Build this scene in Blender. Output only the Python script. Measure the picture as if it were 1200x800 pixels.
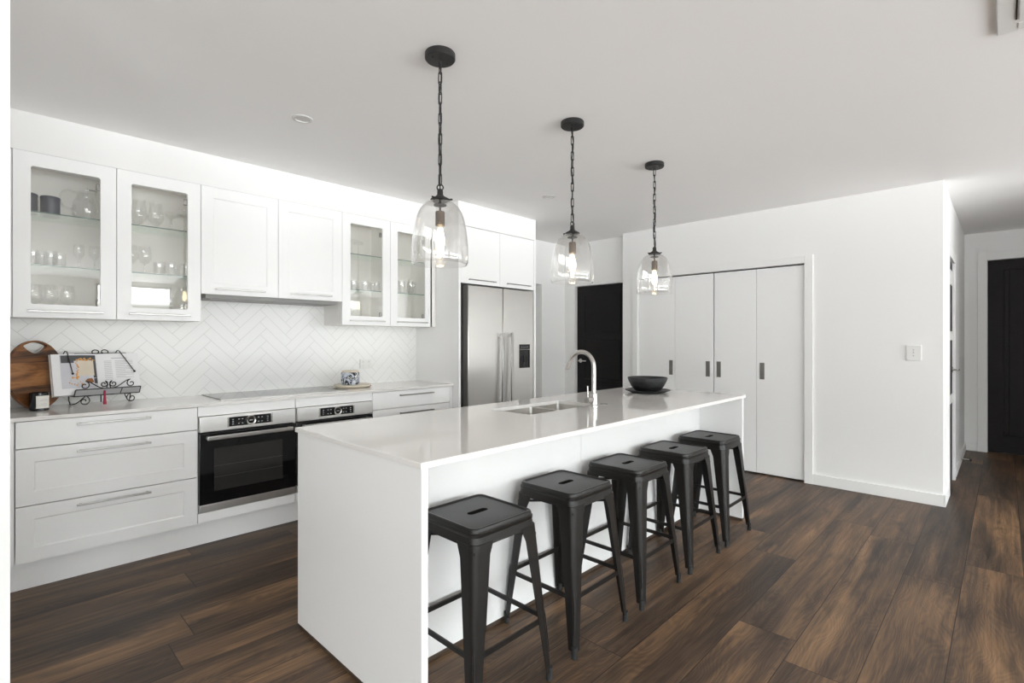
import bpy, bmesh, math, random
from mathutils import Vector, Matrix, Quaternion

S = bpy.context.scene
for _o in list(bpy.data.objects):
    bpy.data.objects.remove(_o)
COL = S.collection
PI = math.pi
R = math.radians

# ------------------------------------------------------------------ camera
cam_d = bpy.data.cameras.new('camera')
cam = bpy.data.objects.new('camera', cam_d)
COL.objects.link(cam)
cam_d.sensor_fit = 'HORIZONTAL'
cam_d.sensor_width = 36.0
cam_d.lens = 594.8 / 1200 * 36.0
cam_d.shift_y = -1.3 / 1200
cam_d.clip_start = 0.02
cam.location = (0, 0, 1.298)
cam.rotation_euler = (R(90), 0, R(44.16 - 90))
S.camera = cam

# ------------------------------------------------------------------ world, exposure
S.view_settings.view_transform = 'Standard'
S.view_settings.look = 'None'
S.view_settings.gamma = 1.0
S.view_settings.use_curve_mapping = False
S.view_settings.exposure = 0.43
SKY = 9.0
S.cycles.diffuse_bounces = 8
S.cycles.glossy_bounces = 6
S.cycles.transmission_bounces = 8
S.cycles.transparent_max_bounces = 24
S.cycles.max_bounces = 14
S.cycles.sample_clamp_indirect = 8.0
S.cycles.use_denoising = True

world = bpy.data.worlds.new('sky')
S.world = world
world.use_nodes = True
wn = world.node_tree
wn.nodes.clear()
w_out = wn.nodes.new('ShaderNodeOutputWorld')
w_bg = wn.nodes.new('ShaderNodeBackground')
w_tc = wn.nodes.new('ShaderNodeTexCoord')
w_sep = wn.nodes.new('ShaderNodeSeparateXYZ')
w_rmp = wn.nodes.new('ShaderNodeValToRGB')
w_map = wn.nodes.new('ShaderNodeMapRange')
wn.links.new(w_tc.outputs['Generated'], w_sep.inputs[0])
wn.links.new(w_sep.outputs['Z'], w_map.inputs['Value'])
w_map.inputs['From Min'].default_value = -1.0
w_map.inputs['From Max'].default_value = 1.0
wn.links.new(w_map.outputs[0], w_rmp.inputs[0])
wn.links.new(w_rmp.outputs[0], w_bg.inputs['Color'])
wn.links.new(w_bg.outputs[0], w_out.inputs['Surface'])
cr = w_rmp.color_ramp
cr.elements[0].position = 0.0
cr.elements[0].color = (1.42, 1.43, 1.47, 1)  # ground half brightened to throw extra light up onto the ceiling
cr.elements[1].position = 1.0
cr.elements[1].color = (0.84, 0.92, 1.0, 1)
for p, c in ((0.46, (1.42, 1.43, 1.47, 1)), (0.485, (0.14, 0.14, 0.13, 1)),
             (0.527, (0.14, 0.14, 0.13, 1)), (0.531, (0.96, 0.985, 1.0, 1))):
    e = cr.elements.new(p)
    e.color = c
w_bg.inputs['Strength'].default_value = SKY

# room constants
CEIL = 2.55
YB = 4.17          # kitchen back wall
XF = 5.19          # far wall with the bifold doors
YW = -5.6          # window wall
XR = -3.5          # wall behind the camera
XL = 7.9           # end of the lounge side
WINS = [(-2.5, 0.5), (1.51, 2.84), (3.2, 5.3), (5.70, 7.5)]   # x spans on the window wall; first one added to light the drawers
WZ = (0.06, 2.47)
REARW = [(-4.9, -1.7)]                                     # y spans on the rear wall


def portal(loc, rot, sx, sy):
    l = bpy.data.lights.new('window_portal', 'AREA')
    l.shape = 'RECTANGLE'
    l.size = sx
    l.size_y = sy
    l.cycles.is_portal = True
    o = bpy.data.objects.new('window_portal', l)
    COL.objects.link(o)
    o.location = loc
    o.rotation_euler = rot


for a, b in WINS:
    portal(((a + b) / 2, YW - 0.10, (WZ[0] + WZ[1]) / 2), (R(90), 0, 0), b - a, WZ[1] - WZ[0])
for a, b in REARW:
    portal((XR - 0.10, (a + b) / 2, (WZ[0] + WZ[1]) / 2), (R(90), 0, R(-90)), b - a, WZ[1] - WZ[0])

# ------------------------------------------------------------------ node helpers


class NT:
    def __init__(self, name):
        self.m = bpy.data.materials.new(name)
        self.m.use_nodes = True
        self.t = self.m.node_tree
        self.t.nodes.clear()
        self.out = self.n('ShaderNodeOutputMaterial')

    def n(self, typ, **kw):
        nd = self.t.nodes.new(typ)
        for k, v in kw.items():
            setattr(nd, k, v)
        return nd

    def put(self, sock, v):
        if isinstance(v, bpy.types.NodeSocket):
            self.t.links.new(v, sock)
        elif v is not None:
            if isinstance(v, (tuple, list)) and len(v) == 3 and sock.type == 'RGBA':
                v = (*v, 1)
            sock.default_value = v

    def math(self, op, a, b=None, c=None):
        nd = self.n('ShaderNodeMath', operation=op)
        for i, v in enumerate((a, b, c)):
            if v is not None:
                self.put(nd.inputs[i], v)
        return nd.outputs[0]

    def mix(self, f, a, b, blend='MIX'):
        nd = self.n('ShaderNodeMix', data_type='RGBA', blend_type=blend)
        self.put(nd.inputs['Factor'], f)
        self.put(nd.inputs[6], a)
        self.put(nd.inputs[7], b)
        return nd.outputs[2]

    def ramp(self, f, stops):
        nd = self.n('ShaderNodeValToRGB')
        el = nd.color_ramp.elements
        el[0].position, el[0].color = stops[0][0], (*stops[0][1], 1)
        el[1].position, el[1].color = stops[-1][0], (*stops[-1][1], 1)
        for p, c in stops[1:-1]:
            e = el.new(p)
            e.color = (*c, 1)
        self.put(nd.inputs[0], f)
        return nd.outputs[0]

    def noise(self, vec, scale=5.0, detail=2.0, rough=0.5, dist=0.0):
        nd = self.n('ShaderNodeTexNoise')
        self.put(nd.inputs['Vector'], vec)
        nd.inputs['Scale'].default_value = scale
        nd.inputs['Detail'].default_value = detail
        nd.inputs['Roughness'].default_value = rough
        nd.inputs['Distortion'].default_value = dist
        return nd.outputs['Fac']

    def obj(self):
        return self.n('ShaderNodeTexCoord').outputs['Object']

    def xyz(self, v):
        nd = self.n('ShaderNodeSeparateXYZ')
        self.put(nd.inputs[0], v)
        return nd.outputs

    def vec(self, x, y, z=0.0):
        nd = self.n('ShaderNodeCombineXYZ')
        for i, v in enumerate((x, y, z)):
            self.put(nd.inputs[i], v)
        return nd.outputs[0]

    def bump(self, h, strength=0.2, dist=0.002):
        nd = self.n('ShaderNodeBump')
        nd.inputs['Strength'].default_value = strength
        nd.inputs['Distance'].default_value = dist
        self.put(nd.inputs['Height'], h)
        return nd.outputs[0]

    def bsdf(self, color, rough=0.5, metal=0.0, normal=None, spec=0.5, emit=None, estr=0.0, aniso=0.0, coat=0.0):
        b = self.n('ShaderNodeBsdfPrincipled')
        self.put(b.inputs['Base Color'], color)
        self.put(b.inputs['Roughness'], rough)
        self.put(b.inputs['Metallic'], metal)
        b.inputs['Specular IOR Level'].default_value = spec
        b.inputs['Anisotropic'].default_value = aniso
        if aniso:
            tg = self.n('ShaderNodeTangent', direction_type='RADIAL', axis='Z')
            self.t.links.new(tg.outputs[0], b.inputs['Tangent'])
        b.inputs['Coat Weight'].default_value = coat
        if normal is not None:
            self.put(b.inputs['Normal'], normal)
        if emit is not None:
            self.put(b.inputs['Emission Color'], emit)
            b.inputs['Emission Strength'].default_value = estr
        self.t.links.new(b.outputs[0], self.out.inputs['Surface'])
        return self.m


def paint(name, color, rough=0.6, var=0.015, scale=3.0, bump=0.0, bscale=220.0, spec=0.5):
    t = NT(name)
    v = t.obj()
    f = t.noise(v, scale, 3.0)
    c = t.mix(f, tuple(max(0, x - var) for x in color), tuple(min(1, x + var) for x in color))
    nrm = t.bump(t.noise(v, bscale, 2.0), bump, 0.001) if bump else None
    return t.bsdf(c, rough, 0, nrm, spec)


def metal(name, color, rough=0.3, aniso=0.0, brush=None, var=0.06):
    t = NT(name)
    v = t.obj()
    if brush:
        x, y, z = t.xyz(v)
        bv = t.vec(t.math('MULTIPLY', x, brush[0]), t.math('MULTIPLY', y, brush[1]), t.math('MULTIPLY', z, brush[2]))
        f = t.noise(bv, 1.0, 4.0, 0.6)
    else:
        f = t.noise(v, 60, 2)
    c = t.mix(f, tuple(x * (1 - var) for x in color), tuple(min(1, x * (1 + var)) for x in color))
    r = t.math('ADD', t.math('MULTIPLY', f, 0.04), rough - 0.02)
    nrm = t.bump(f, 0.015, 0.0004) if brush else None
    return t.bsdf(c, r, 1.0, nrm, 0.5, aniso=aniso)


def thin_glass(name, tint=(1, 1, 1), refl=(1, 1, 1), rough=0.0, boost=0.0):
    t = NT(name)
    fr = t.n('ShaderNodeFresnel')
    bk_ = t.n('ShaderNodeNewGeometry').outputs['Backfacing']
    t.put(fr.inputs['IOR'], t.math('SUBTRACT', 1.5, t.math('MULTIPLY', bk_, 1.5 - 1 / 1.5)))
    fac = t.math('MULTIPLY', fr.outputs[0], 1.7)
    fac = t.math('MINIMUM', t.math('ADD', fac, boost), 1.0)
    v = t.obj()
    sm = t.noise(v, 9.0, 1.0)
    tr = t.n('ShaderNodeBsdfTransparent')
    t.put(tr.inputs[0], t.mix(sm, tuple(c * 0.99 for c in tint), tint))
    gl = t.n('ShaderNodeBsdfGlossy')
    t.put(gl.inputs['Color'], (*refl, 1))
    gl.inputs['Roughness'].default_value = rough
    mx = t.n('ShaderNodeMixShader')
    t.put(mx.inputs[0], fac)
    t.t.links.new(tr.outputs[0], mx.inputs[1])
    t.t.links.new(gl.outputs[0], mx.inputs[2])
    t.t.links.new(mx.outputs[0], t.out.inputs['Surface'])
    return t.m


def wood_floor():
    t = NT('dark_oak_planks')
    x, y, z = t.xyz(t.obj())
    W, L = 0.24, 1.85
    ry = t.math('DIVIDE', t.math('SUBTRACT', y, 0.165), W)
    row = t.math('FLOOR', ry)
    fy = t.math('FRACT', ry)
    wn1 = t.n('ShaderNodeTexWhiteNoise', noise_dimensions='1D')
    t.put(wn1.inputs['W'], row)
    rx = t.math('ADD', t.math('DIVIDE', x, L), t.math('MULTIPLY', wn1.outputs['Value'], 5.3))
    colm = t.math('FLOOR', rx)
    fx = t.math('FRACT', rx)
    wn2 = t.n('ShaderNodeTexWhiteNoise', noise_dimensions='2D')
    t.put(wn2.inputs['Vector'], t.vec(row, colm))
    pid = wn2.outputs['Value']
    # grain, drifting along the plank
    gx = t.math('ADD', x, t.math('MULTIPLY', pid, 37.0))
    pz = t.math('MULTIPLY', pid, 11.0)
    warp = t.math('MULTIPLY', t.math('SUBTRACT', t.noise(t.vec(t.math('MULTIPLY', gx, 0.9), t.math('MULTIPLY', y, 2.0), pz), 1.0, 1.0), 0.5), 0.07)
    yw = t.math('ADD', y, warp)
    big = t.noise(t.vec(t.math('MULTIPLY', gx, 0.9), t.math('MULTIPLY', yw, 6.0), pz), 1.0, 3.0, 0.5, 0.3)
    mid = t.noise(t.vec(t.math('MULTIPLY', gx, 1.5), t.math('MULTIPLY', yw, 42.0), pz), 1.0, 4.0, 0.65, 0.1)
    fine = t.noise(t.vec(t.math('MULTIPLY', gx, 7.0), t.math('MULTIPLY', yw, 260.0), pz), 1.0, 3.0, 0.7, 0.0)
    kn = t.noise(t.vec(t.math('MULTIPLY', gx, 2.3), t.math('MULTIPLY', yw, 8.0), pz), 1.0, 3.0, 0.6, 0.5)
    arch = t.noise(t.vec(t.math('MULTIPLY', gx, 1.6), t.math('MULTIPLY', y, 5.5), pz), 1.0, 2.0, 0.5, 0.3)
    ring = t.math('SINE', t.math('MULTIPLY', t.math('ADD', y, t.math('MULTIPLY', arch, 0.34)), 420.0))
    f = t.math('ADD', t.math('MULTIPLY', big, 0.50), t.math('MULTIPLY', mid, 0.30))
    f = t.math('ADD', f, t.math('MULTIPLY', fine, 0.24))
    f = t.math('ADD', f, t.math('MULTIPLY', ring, 0.018))
    f = t.math('ADD', f, t.math('MULTIPLY', t.math('SUBTRACT', pid, 0.5), 0.05))
    c = t.ramp(f, [(0.39, (0.030, 0.021, 0.016)), (0.465, (0.062, 0.039, 0.026)), (0.53, (0.105, 0.064, 0.039)),
                   (0.60, (0.185, 0.108, 0.057)), (0.70, (0.31, 0.185, 0.098))])
    kd = t.ramp(kn, [(0.27, (0.34, 0.38, 0.43)), (0.43, (1, 1, 1))])
    c = t.mix(0.8, c, kd, 'MULTIPLY')
    ex = t.math('MULTIPLY', t.math('MINIMUM', fx, t.math('SUBTRACT', 1.0, fx)), L)
    ey = t.math('MULTIPLY', t.math('MINIMUM', fy, t.math('SUBTRACT', 1.0, fy)), W)
    e = t.math('MINIMUM', ex, ey)
    seam = t.n('ShaderNodeMapRange')
    t.put(seam.inputs['Value'], e)
    seam.inputs['From Min'].default_value = 0.0008
    seam.inputs['From Max'].default_value = 0.0026
    c = t.mix(seam.outputs[0], (0.012, 0.009, 0.007), c)
    h = t.math('ADD', t.math('MULTIPLY', seam.outputs[0], 1.0), t.math('MULTIPLY', fine, 0.22))
    nrm = t.bump(h, 0.25, 0.0012)
    rough = t.math('ADD', 0.34, t.math('MULTIPLY', fine, 0.22))
    return t.bsdf(c, rough, 0, nrm, 0.34)


def herringbone():
    t = NT('white_herringbone_tile')
    x, y, z = t.xyz(t.obj())
    w, n = 0.0685, 4.0
    s = 0.70710678 / w
    xo = t.math('ADD', x, 0.226)
    zo = t.math('ADD', z, -0.037)
    p = t.math('MULTIPLY', t.math('ADD', xo, zo), s)
    q = t.math('MULTIPLY', t.math('SUBTRACT', zo, xo), s)
    i = t.math('FLOOR', p)
    j = t.math('FLOOR', q)
    fx = t.math('FRACT', p)
    fy = t.math('FRACT', q)
    m = t.math('FLOORED_MODULO', t.math('SUBTRACT', i, j), 2 * n)
    isH = t.math('LESS_THAN', m, n - 0.5)
    hx = t.math('ADD', m, fx)
    vy = t.math('ADD', t.math('SUBTRACT', 2 * n - 1, m), fy)

    def edge(a, b):
        ea = t.math('MINIMUM', a, t.math('SUBTRACT', n, a))
        eb = t.math('MINIMUM', b, t.math('SUBTRACT', 1.0, b))
        return t.math('MINIMUM', ea, eb)
    eh = edge(hx, fy)
    ev = edge(vy, fx)
    e = t.math('ADD', t.math('MULTIPLY', eh, isH), t.math('MULTIPLY', ev, t.math('SUBTRACT', 1.0, isH)))
    mr = t.n('ShaderNodeMapRange')
    t.put(mr.inputs['Value'], e)
    mr.inputs['From Min'].default_value = 0.010
    mr.inputs['From Max'].default_value = 0.034
    c = t.mix(mr.outputs[0], (0.64, 0.635, 0.62), (0.88, 0.88, 0.87))
    r = t.math('SUBTRACT', 0.65, t.math('MULTIPLY', mr.outputs[0], 0.40))
    nrm = t.bump(mr.outputs[0], 0.25, 0.001)
    return t.bsdf(c, r, 0, nrm, 0.5)


def quartz(name, color):
    t = NT(name)
    v = t.obj()
    f = t.noise(v, 260, 2)
    g = t.noise(v, 2.2, 4)
    c = t.mix(t.math('MULTIPLY', f, 0.5), color, tuple(x * 0.93 for x in color))
    c = t.mix(t.math('MULTIPLY', g, 0.35), c, tuple(x * 0.96 for x in color))
    return t.bsdf(c, 0.06, 0, None, 0.55)


def acacia():
    t = NT('acacia_wood')
    x, y, z = t.xyz(t.obj())
    v = t.vec(t.math('MULTIPLY', x, 2.0), t.math('MULTIPLY', y, 2.0), t.math('MULTIPLY', z, 16.0))
    f = t.noise(v, 1.3, 5.0, 0.6, 1.2)
    strip = t.n('ShaderNodeTexWhiteNoise', noise_dimensions='1D')
    t.put(strip.inputs['W'], t.math('FLOOR', t.math('MULTIPLY', z, 15.0)))
    f = t.math('ADD', f, t.math('MULTIPLY', t.math('SUBTRACT', strip.outputs[0], 0.5), 0.22))
    c = t.ramp(f, [(0.28, (0.035, 0.014, 0.006)), (0.45, (0.16, 0.062, 0.020)), (0.58, (0.30, 0.125, 0.038)), (0.75, (0.42, 0.20, 0.07))])
    return t.bsdf(c, 0.4)


def marbled():
    t = NT('black_and_white_marbling')
    v = t.obj()
    f = t.noise(v, 11, 3.0, 0.6, 2.2)
    c = t.ramp(f, [(0.34, (0.80, 0.80, 0.80)), (0.42, (0.55, 0.60, 0.70)), (0.49, (0.42, 0.45, 0.52)), (0.53, (0.012, 0.012, 0.012)), (0.585, (0.02, 0.018, 0.015)), (0.60, (0.75, 0.74, 0.72)), (0.75, (0.85, 0.84, 0.82))])
    return t.bsdf(c, 0.25)


def dotted_black():
    t = NT('black_dimpled_ceramic')
    v = t.obj()
    x, y, z = t.xyz(v)
    ang = t.math('ARCTAN2', y, x)
    a = t.math('SINE', t.math('ADD', t.math('MULTIPLY', ang, 44.0), t.math('MULTIPLY', z, 460.0)))
    b = t.math('SINE', t.math('SUBTRACT', t.math('MULTIPLY', ang, 44.0), t.math('MULTIPLY', z, 460.0)))
    h = t.math('MULTIPLY', a, b)
    nrm = t.bump(h, 0.6, 0.002)
    c = t.mix(t.math('ADD', t.math('MULTIPLY', h, 0.5), 0.5), (0.008, 0.008, 0.009), (0.022, 0.022, 0.024))
    return t.bsdf(c, 0.42, 0, nrm)


def emit(name, color, strength):
    t = NT(name)
    v = t.obj()
    e = t.n('ShaderNodeEmission')
    t.put(e.inputs[0], t.mix(t.noise(v, 30, 1), color, tuple(min(1, c * 1.04) for c in color)))
    e.inputs[1].default_value = strength
    t.t.links.new(e.outputs[0], t.out.inputs['Surface'])
    return t.m


M = {}
M['wall'] = paint('wall_paint', (0.85, 0.846, 0.838), 0.75, 0.008, 2, 0.05)
M['ceiling'] = paint('ceiling_paint', (0.93, 0.92, 0.912), 0.85, 0.008, 2, 0.04)
M['trim'] = paint('trim_enamel', (0.85, 0.848, 0.835), 0.4, 0.006)
M['cab'] = paint('white_satin_lacquer', (0.90, 0.90, 0.897), 0.30, 0.006)
M['cab_in'] = paint('cabinet_interior_melamine', (0.93, 0.915, 0.88), 0.5, 0.006)
M['island'] = paint('white_melamine_panel', (0.87, 0.87, 0.868), 0.38, 0.006)
M['stone'] = quartz('white_quartz', (0.83, 0.81, 0.785))
M['floor'] = wood_floor()
M['tile'] = herringbone()
M['steel'] = metal('brushed_stainless', (0.50, 0.485, 0.462), 0.30, 0.85, (500.0, 500.0, 1.2), 0.02)
M['steel_h'] = metal('brushed_stainless_panel', (0.72, 0.71, 0.695), 0.38, 0.0, (2.0, 400.0, 400.0))
M['chrome'] = metal('satin_nickel', (0.60, 0.585, 0.56), 0.24)
M['sinksteel'] = metal('sink_steel', (0.55, 0.53, 0.50), 0.30)
M['handle'] = metal('bar_handle_steel', (0.47, 0.46, 0.45), 0.34)
M['pull'] = metal('flush_pull_steel', (0.30, 0.29, 0.275), 0.35)
M['gunmetal'] = paint('gunmetal_powder_coat', (0.0095, 0.0080, 0.0070), 0.36, 0.0015, 40, 0.06, 500, 0.42)
M['rubber'] = paint('black_rubber', (0.015, 0.015, 0.015), 0.7, 0.003)
M['iron'] = paint('black_iron', (0.013, 0.012, 0.012), 0.45, 0.003, 40)
M['brass'] = metal('aged_bronze', (0.16, 0.125, 0.095), 0.38)
M['blackglass'] = paint('black_oven_glass', (0.006, 0.006, 0.007), 0.04, 0.001)
M['oven_window'] = paint('dark_oven_window', (0.030, 0.029, 0.028), 0.06, 0.003)
M['display'] = paint('black_display', (0.008, 0.009, 0.011), 0.12, 0.001)
M['mark'] = paint('pale_print', (0.55, 0.56, 0.57), 0.5, 0.01)
M['gap'] = paint('dark_gap', (0.02, 0.019, 0.018), 0.8, 0.002)
M['fridge_side'] = paint('dark_grey_steel_side', (0.10, 0.095, 0.088), 0.4, 0.004)
M['doorblack'] = paint('black_stained_door', (0.010, 0.0085, 0.009), 0.45, 0.002, 12, 0, 220, 0.25)
M['dooroak'] = paint('ebony_stained_door', (0.013, 0.010, 0.011), 0.5, 0.003, 12, 0, 220, 0.2)
M['pane'] = thin_glass('clear_pane', (0.985, 0.985, 0.98))
M['winglass'] = thin_glass('window_glass', (0.97, 0.985, 0.98))
M['shade'] = thin_glass('clear_shade_glass', (0.968, 0.965, 0.96), (1, 1, 1), 0.0, 0.015)
M['glassware'] = thin_glass('clear_glassware', (0.972, 0.975, 0.972), (1, 1, 1), 0.0, 0.05)
M['shelfglass'] = thin_glass('greenish_shelf_glass', (0.965, 0.975, 0.968), (0.95, 1, 0.97), 0.0, 0.0)
M['shelfedge'] = paint('green_glass_edge', (0.10, 0.19, 0.155), 0.15, 0.01)
M['brownkick'] = paint('brown_plinth', (0.060, 0.040, 0.027), 0.5, 0.012, 20)
M['acacia'] = acacia()
M['paperwhite'] = paint('coated_paper', (0.86, 0.86, 0.87), 0.35, 0.004)
M['label'] = paint('paper_label', (0.80, 0.79, 0.74), 0.6, 0.006)
M['text'] = paint('grey_print', (0.50, 0.50, 0.52), 0.6, 0.01)
M['photodark'] = paint('print_dark_grey', (0.085, 0.085, 0.09), 0.35, 0.02, 20)
M['photopale'] = paint('print_pale_grey', (0.62, 0.62, 0.66), 0.35, 0.02, 20)
M['cake'] = paint('print_cream', (0.72, 0.64, 0.52), 0.35, 0.05, 18)
M['crumb'] = paint('print_orange', (0.72, 0.36, 0.10), 0.35, 0.10, 60)
M['cakebrown'] = paint('print_brown', (0.30, 0.12, 0.035), 0.35, 0.05, 40)
M['greyplate'] = paint('grey_metal_plate', (0.30, 0.30, 0.30), 0.45, 0.01)
M['rackgrey'] = paint('oven_rack_grey', (0.048, 0.046, 0.044), 0.3, 0.004)
M['tassel'] = paint('magenta_thread', (0.42, 0.006, 0.07), 0.7, 0.04, 200)
M['candle'] = paint('black_candle_glass', (0.012, 0.012, 0.013), 0.12, 0.002)
M['navy'] = paint('navy_glazed_tin', (0.016, 0.022, 0.048), 0.35, 0.004, 30)
M['marbled'] = marbled()
M['paleboard'] = paint('pale_travertine', (0.70, 0.63, 0.52), 0.45, 0.05, 30)
M['blackceramic'] = dotted_black()
M['blackplate'] = paint('black_matt_ceramic', (0.014, 0.014, 0.015), 0.45, 0.003, 30)
M['whiteceramic'] = paint('white_ceramic', (0.85, 0.84, 0.82), 0.2, 0.006)
M['acwhite'] = paint('white_plastic', (0.80, 0.80, 0.785), 0.45, 0.005)
M['bulb'] = emit('warm_bulb_glow', (1.0, 0.80, 0.50), 9.0)
M['filament'] = emit('glowing_filament', (1.0, 0.72, 0.38), 60.0)
M['lens'] = paint('frosted_lens', (0.72, 0.71, 0.69), 0.5, 0.01)
M['ring'] = paint('downlight_ring', (0.66, 0.65, 0.63), 0.45, 0.01)
M['hood'] = paint('hood_grey', (0.30, 0.295, 0.285), 0.5, 0.01)
M['filter'] = metal('hood_filter_mesh', (0.30, 0.29, 0.28), 0.5)
M['winframe'] = paint('dark_window_frame', (0.03, 0.03, 0.03), 0.45, 0.004)

# ------------------------------------------------------------------ mesh helpers


class MB:
    """collects shapes and links them as one mesh object; coordinates are given in world space, org is the thing's base"""

    def __init__(self, org=(0, 0, 0)):
        self.bm = bmesh.new()
        self.org = Vector(org)

    def v(self, p):
        return self.bm.verts.new(Vector(p) - self.org)

    def face(self, vs, mi=0):
        try:
            f = self.bm.faces.new(vs)
            f.material_index = mi
            f.smooth = True
            return f
        except ValueError:
            return None

    def merge(self, tb, mi=0, mat=None):
        mp = {}
        for v in tb.verts:
            co = v.co if mat is None else mat @ v.co
            mp[v] = self.v(co)
        for f in tb.faces:
            nf = self.face([mp[v] for v in f.verts], mi)
            if nf and max(abs(c) for c in f.normal) > 0.999:
                nf.smooth = False
        tb.free()

    def box(self, x0, x1, y0, y1, z0, z1, bev=0.0, mi=0, seg=2, rot=None):
        tb = bmesh.new()
        bmesh.ops.create_cube(tb, size=1.0)
        sx, sy, sz = x1 - x0, y1 - y0, z1 - z0
        c = Vector(((x0 + x1) / 2, (y0 + y1) / 2, (z0 + z1) / 2))
        for v in tb.verts:
            v.co = Vector((v.co.x * sx, v.co.y * sy, v.co.z * sz))
        if bev:
            bmesh.ops.bevel(tb, geom=list(tb.edges), offset=min(bev, 0.45 * min(abs(sx), abs(sy), abs(sz))), segments=seg, affect='EDGES', profile=0.5)
        tb.normal_update()
        m = Matrix.Translation(c)
        if rot is not None:
            m = m @ rot
        self.merge(tb, mi, m)
        return self

    def rings(self, rings, closed_ring=True, cap0=True, cap1=True, loop=False, mi=0):
        vs = [[self.v(p) for p in r] for r in rings]
        n = len(vs[0])
        pairs = list(zip(vs[:-1], vs[1:]))
        if loop:
            pairs.append((vs[-1], vs[0]))
        for a, b in pairs:
            for k in range(n if closed_ring else n - 1):
                k2 = (k + 1) % n
                self.face([a[k], a[k2], b[k2], b[k]], mi)
        if not loop and cap0:
            self.face(list(reversed(vs[0])), mi)
        if not loop and cap1:
            self.face(vs[-1], mi)
        return self

    def tube(self, pts, r, n=10, loop=False, mi=0, cap=True):
        pts = [Vector(p) for p in pts]
        rr = r if isinstance(r, (list, tuple)) else [r] * len(pts)
        k = len(pts)
        tang = []
        for i in range(k):
            if loop:
                d = pts[(i + 1) % k] - pts[i - 1]
            else:
                d = pts[min(i + 1, k - 1)] - pts[max(i - 1, 0)]
            tang.append(d.normalized())
        t0 = tang[0]
        up = Vector((0, 0, 1)) if abs(t0.z) < 0.9 else Vector((1, 0, 0))
        nrm = (up - t0 * up.dot(t0)).normalized()
        rg = []
        for i in range(k):
            if i:
                q = tang[i - 1].rotation_difference(tang[i])
                nrm = (q @ nrm)
                nrm = (nrm - tang[i] * nrm.dot(tang[i])).normalized()
            b = tang[i].cross(nrm)
            rg.append([pts[i] + (nrm * math.cos(2 * PI * j / n) + b * math.sin(2 * PI * j / n)) * rr[i] for j in range(n)])
        self.rings(rg, True, cap, cap, loop, mi)
        return self

    def lathe(self, prof, c=(0, 0, 0), n=32, mi=0, axis=None):
        """prof: list of (r, z); r = 0 makes a pole"""
        c = Vector(c)
        rot = axis if axis is not None else Matrix.Identity(3)
        rows = []
        for r, z in prof:
            if r < 1e-6:
                rows.append([self.v(c + rot @ Vector((0, 0, z)))])
            else:
                rows.append([self.v(c + rot @ Vector((r * math.cos(2 * PI * j / n), r * math.sin(2 * PI * j / n), z))) for j in range(n)])
        for a, b in zip(rows[:-1], rows[1:]):
            for j in range(n):
                j2 = (j + 1) % n
                if len(a) == 1 and len(b) == 1:
                    continue
                if len(a) == 1:
                    self.face([a[0], b[j2], b[j]], mi)
                elif len(b) == 1:
                    self.face([a[j], a[j2], b[0]], mi)
                else:
                    self.face([a[j], a[j2], b[j2], b[j]], mi)
        return self

    def prism(self, poly, o, ux, uy, uz, depth, mi=0):
        """poly in (ux, uy), extruded along uz"""
        o, ux, uy, uz = map(Vector, (o, ux, uy, uz))
        a = [o + ux * p[0] + uy * p[1] for p in poly]
        b = [p + uz * depth for p in a]
        self.rings([a, b], mi=mi)
        return self

    def frame(self, x0, x1, z0, z1, m, y0, y1, fillet=0.0, mi=0):
        """rectangular ring in the xz plane; m = margins (left, right, bottom, top); from y0 (front) to y1"""
        ix0, ix1, iz0, iz1 = x0 + m[0], x1 - m[1], z0 + m[2], z1 - m[3]
        out = [(x0, z0), (x1, z0), (x1, z1), (x0, z1)]
        inn = [(ix0, iz0), (ix1, iz0), (ix1, iz1), (ix0, iz1)]
        O0 = [self.v((p[0], y0, p[1])) for p in out]
        I0 = [self.v((p[0], y0, p[1])) for p in inn]
        O1 = [self.v((p[0], y1, p[1])) for p in out]
        I1 = [self.v((p[0], y1, p[1])) for p in inn]
        for k in range(4):
            j = (k + 1) % 4
            self.face([O0[k], O0[j], I0[j], I0[k]], mi)
            self.face([O1[j], O1[k], I1[k], I1[j]], mi)
            self.face([O0[j], O0[k], O1[k], O1[j]], mi)
            self.face([I0[k], I0[j], I1[j], I1[k]], mi)
        if fillet:
            f = fillet
            for (cx, cz, sx, sz) in ((ix0, iz0, 1, 1), (ix1, iz0, -1, 1), (ix1, iz1, -1, -1), (ix0, iz1, 1, -1)):
                poly = [(cx, cz), (cx + sx * f, cz)]
                for a in range(1, 5):
                    t = a / 5 * PI / 2
                    poly.append((cx + sx * f * (1 - math.sin(t)), cz + sz * f * (1 - math.cos(t))))
                poly.append((cx, cz + sz * f))
                self.rings([[(p[0], y0, p[1]) for p in poly], [(p[0], y1, p[1]) for p in poly]], mi=mi)
        return self

    def build(self, name, mats, parent=None, angle=35, kind=None):
        bmesh.ops.recalc_face_normals(self.bm, faces=list(self.bm.faces))
        me = bpy.data.meshes.new(name)
        self.bm.to_mesh(me)
        self.bm.free()
        for m in (mats if isinstance(mats, (list, tuple)) else [mats]):
            me.materials.append(m)
        flat = [not p.use_smooth for p in me.polygons]
        me.set_sharp_from_angle(angle=R(angle))
        for p, fl in zip(me.polygons, flat):
            p.use_smooth = not fl
        o = bpy.data.objects.new(name, me)
        COL.objects.link(o)
        if parent is not None:
            o.parent = parent
        elif self.org.length > 0:
            o.location = self.org
        if kind:
            o['kind'] = kind
        return o


def tag(o, label, cat, group=None):
    o['label'] = label
    o['category'] = cat
    if group:
        o['group'] = group
    return o


def thing(name, label, cat, loc=(0, 0, 0), rz=0.0, group=None):
    o = bpy.data.objects.new(name, None)
    COL.objects.link(o)
    o.location = loc
    o.rotation_euler = (0, 0, rz)
    o.empty_display_size = 0.1
    return tag(o, label, cat, group)


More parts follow.
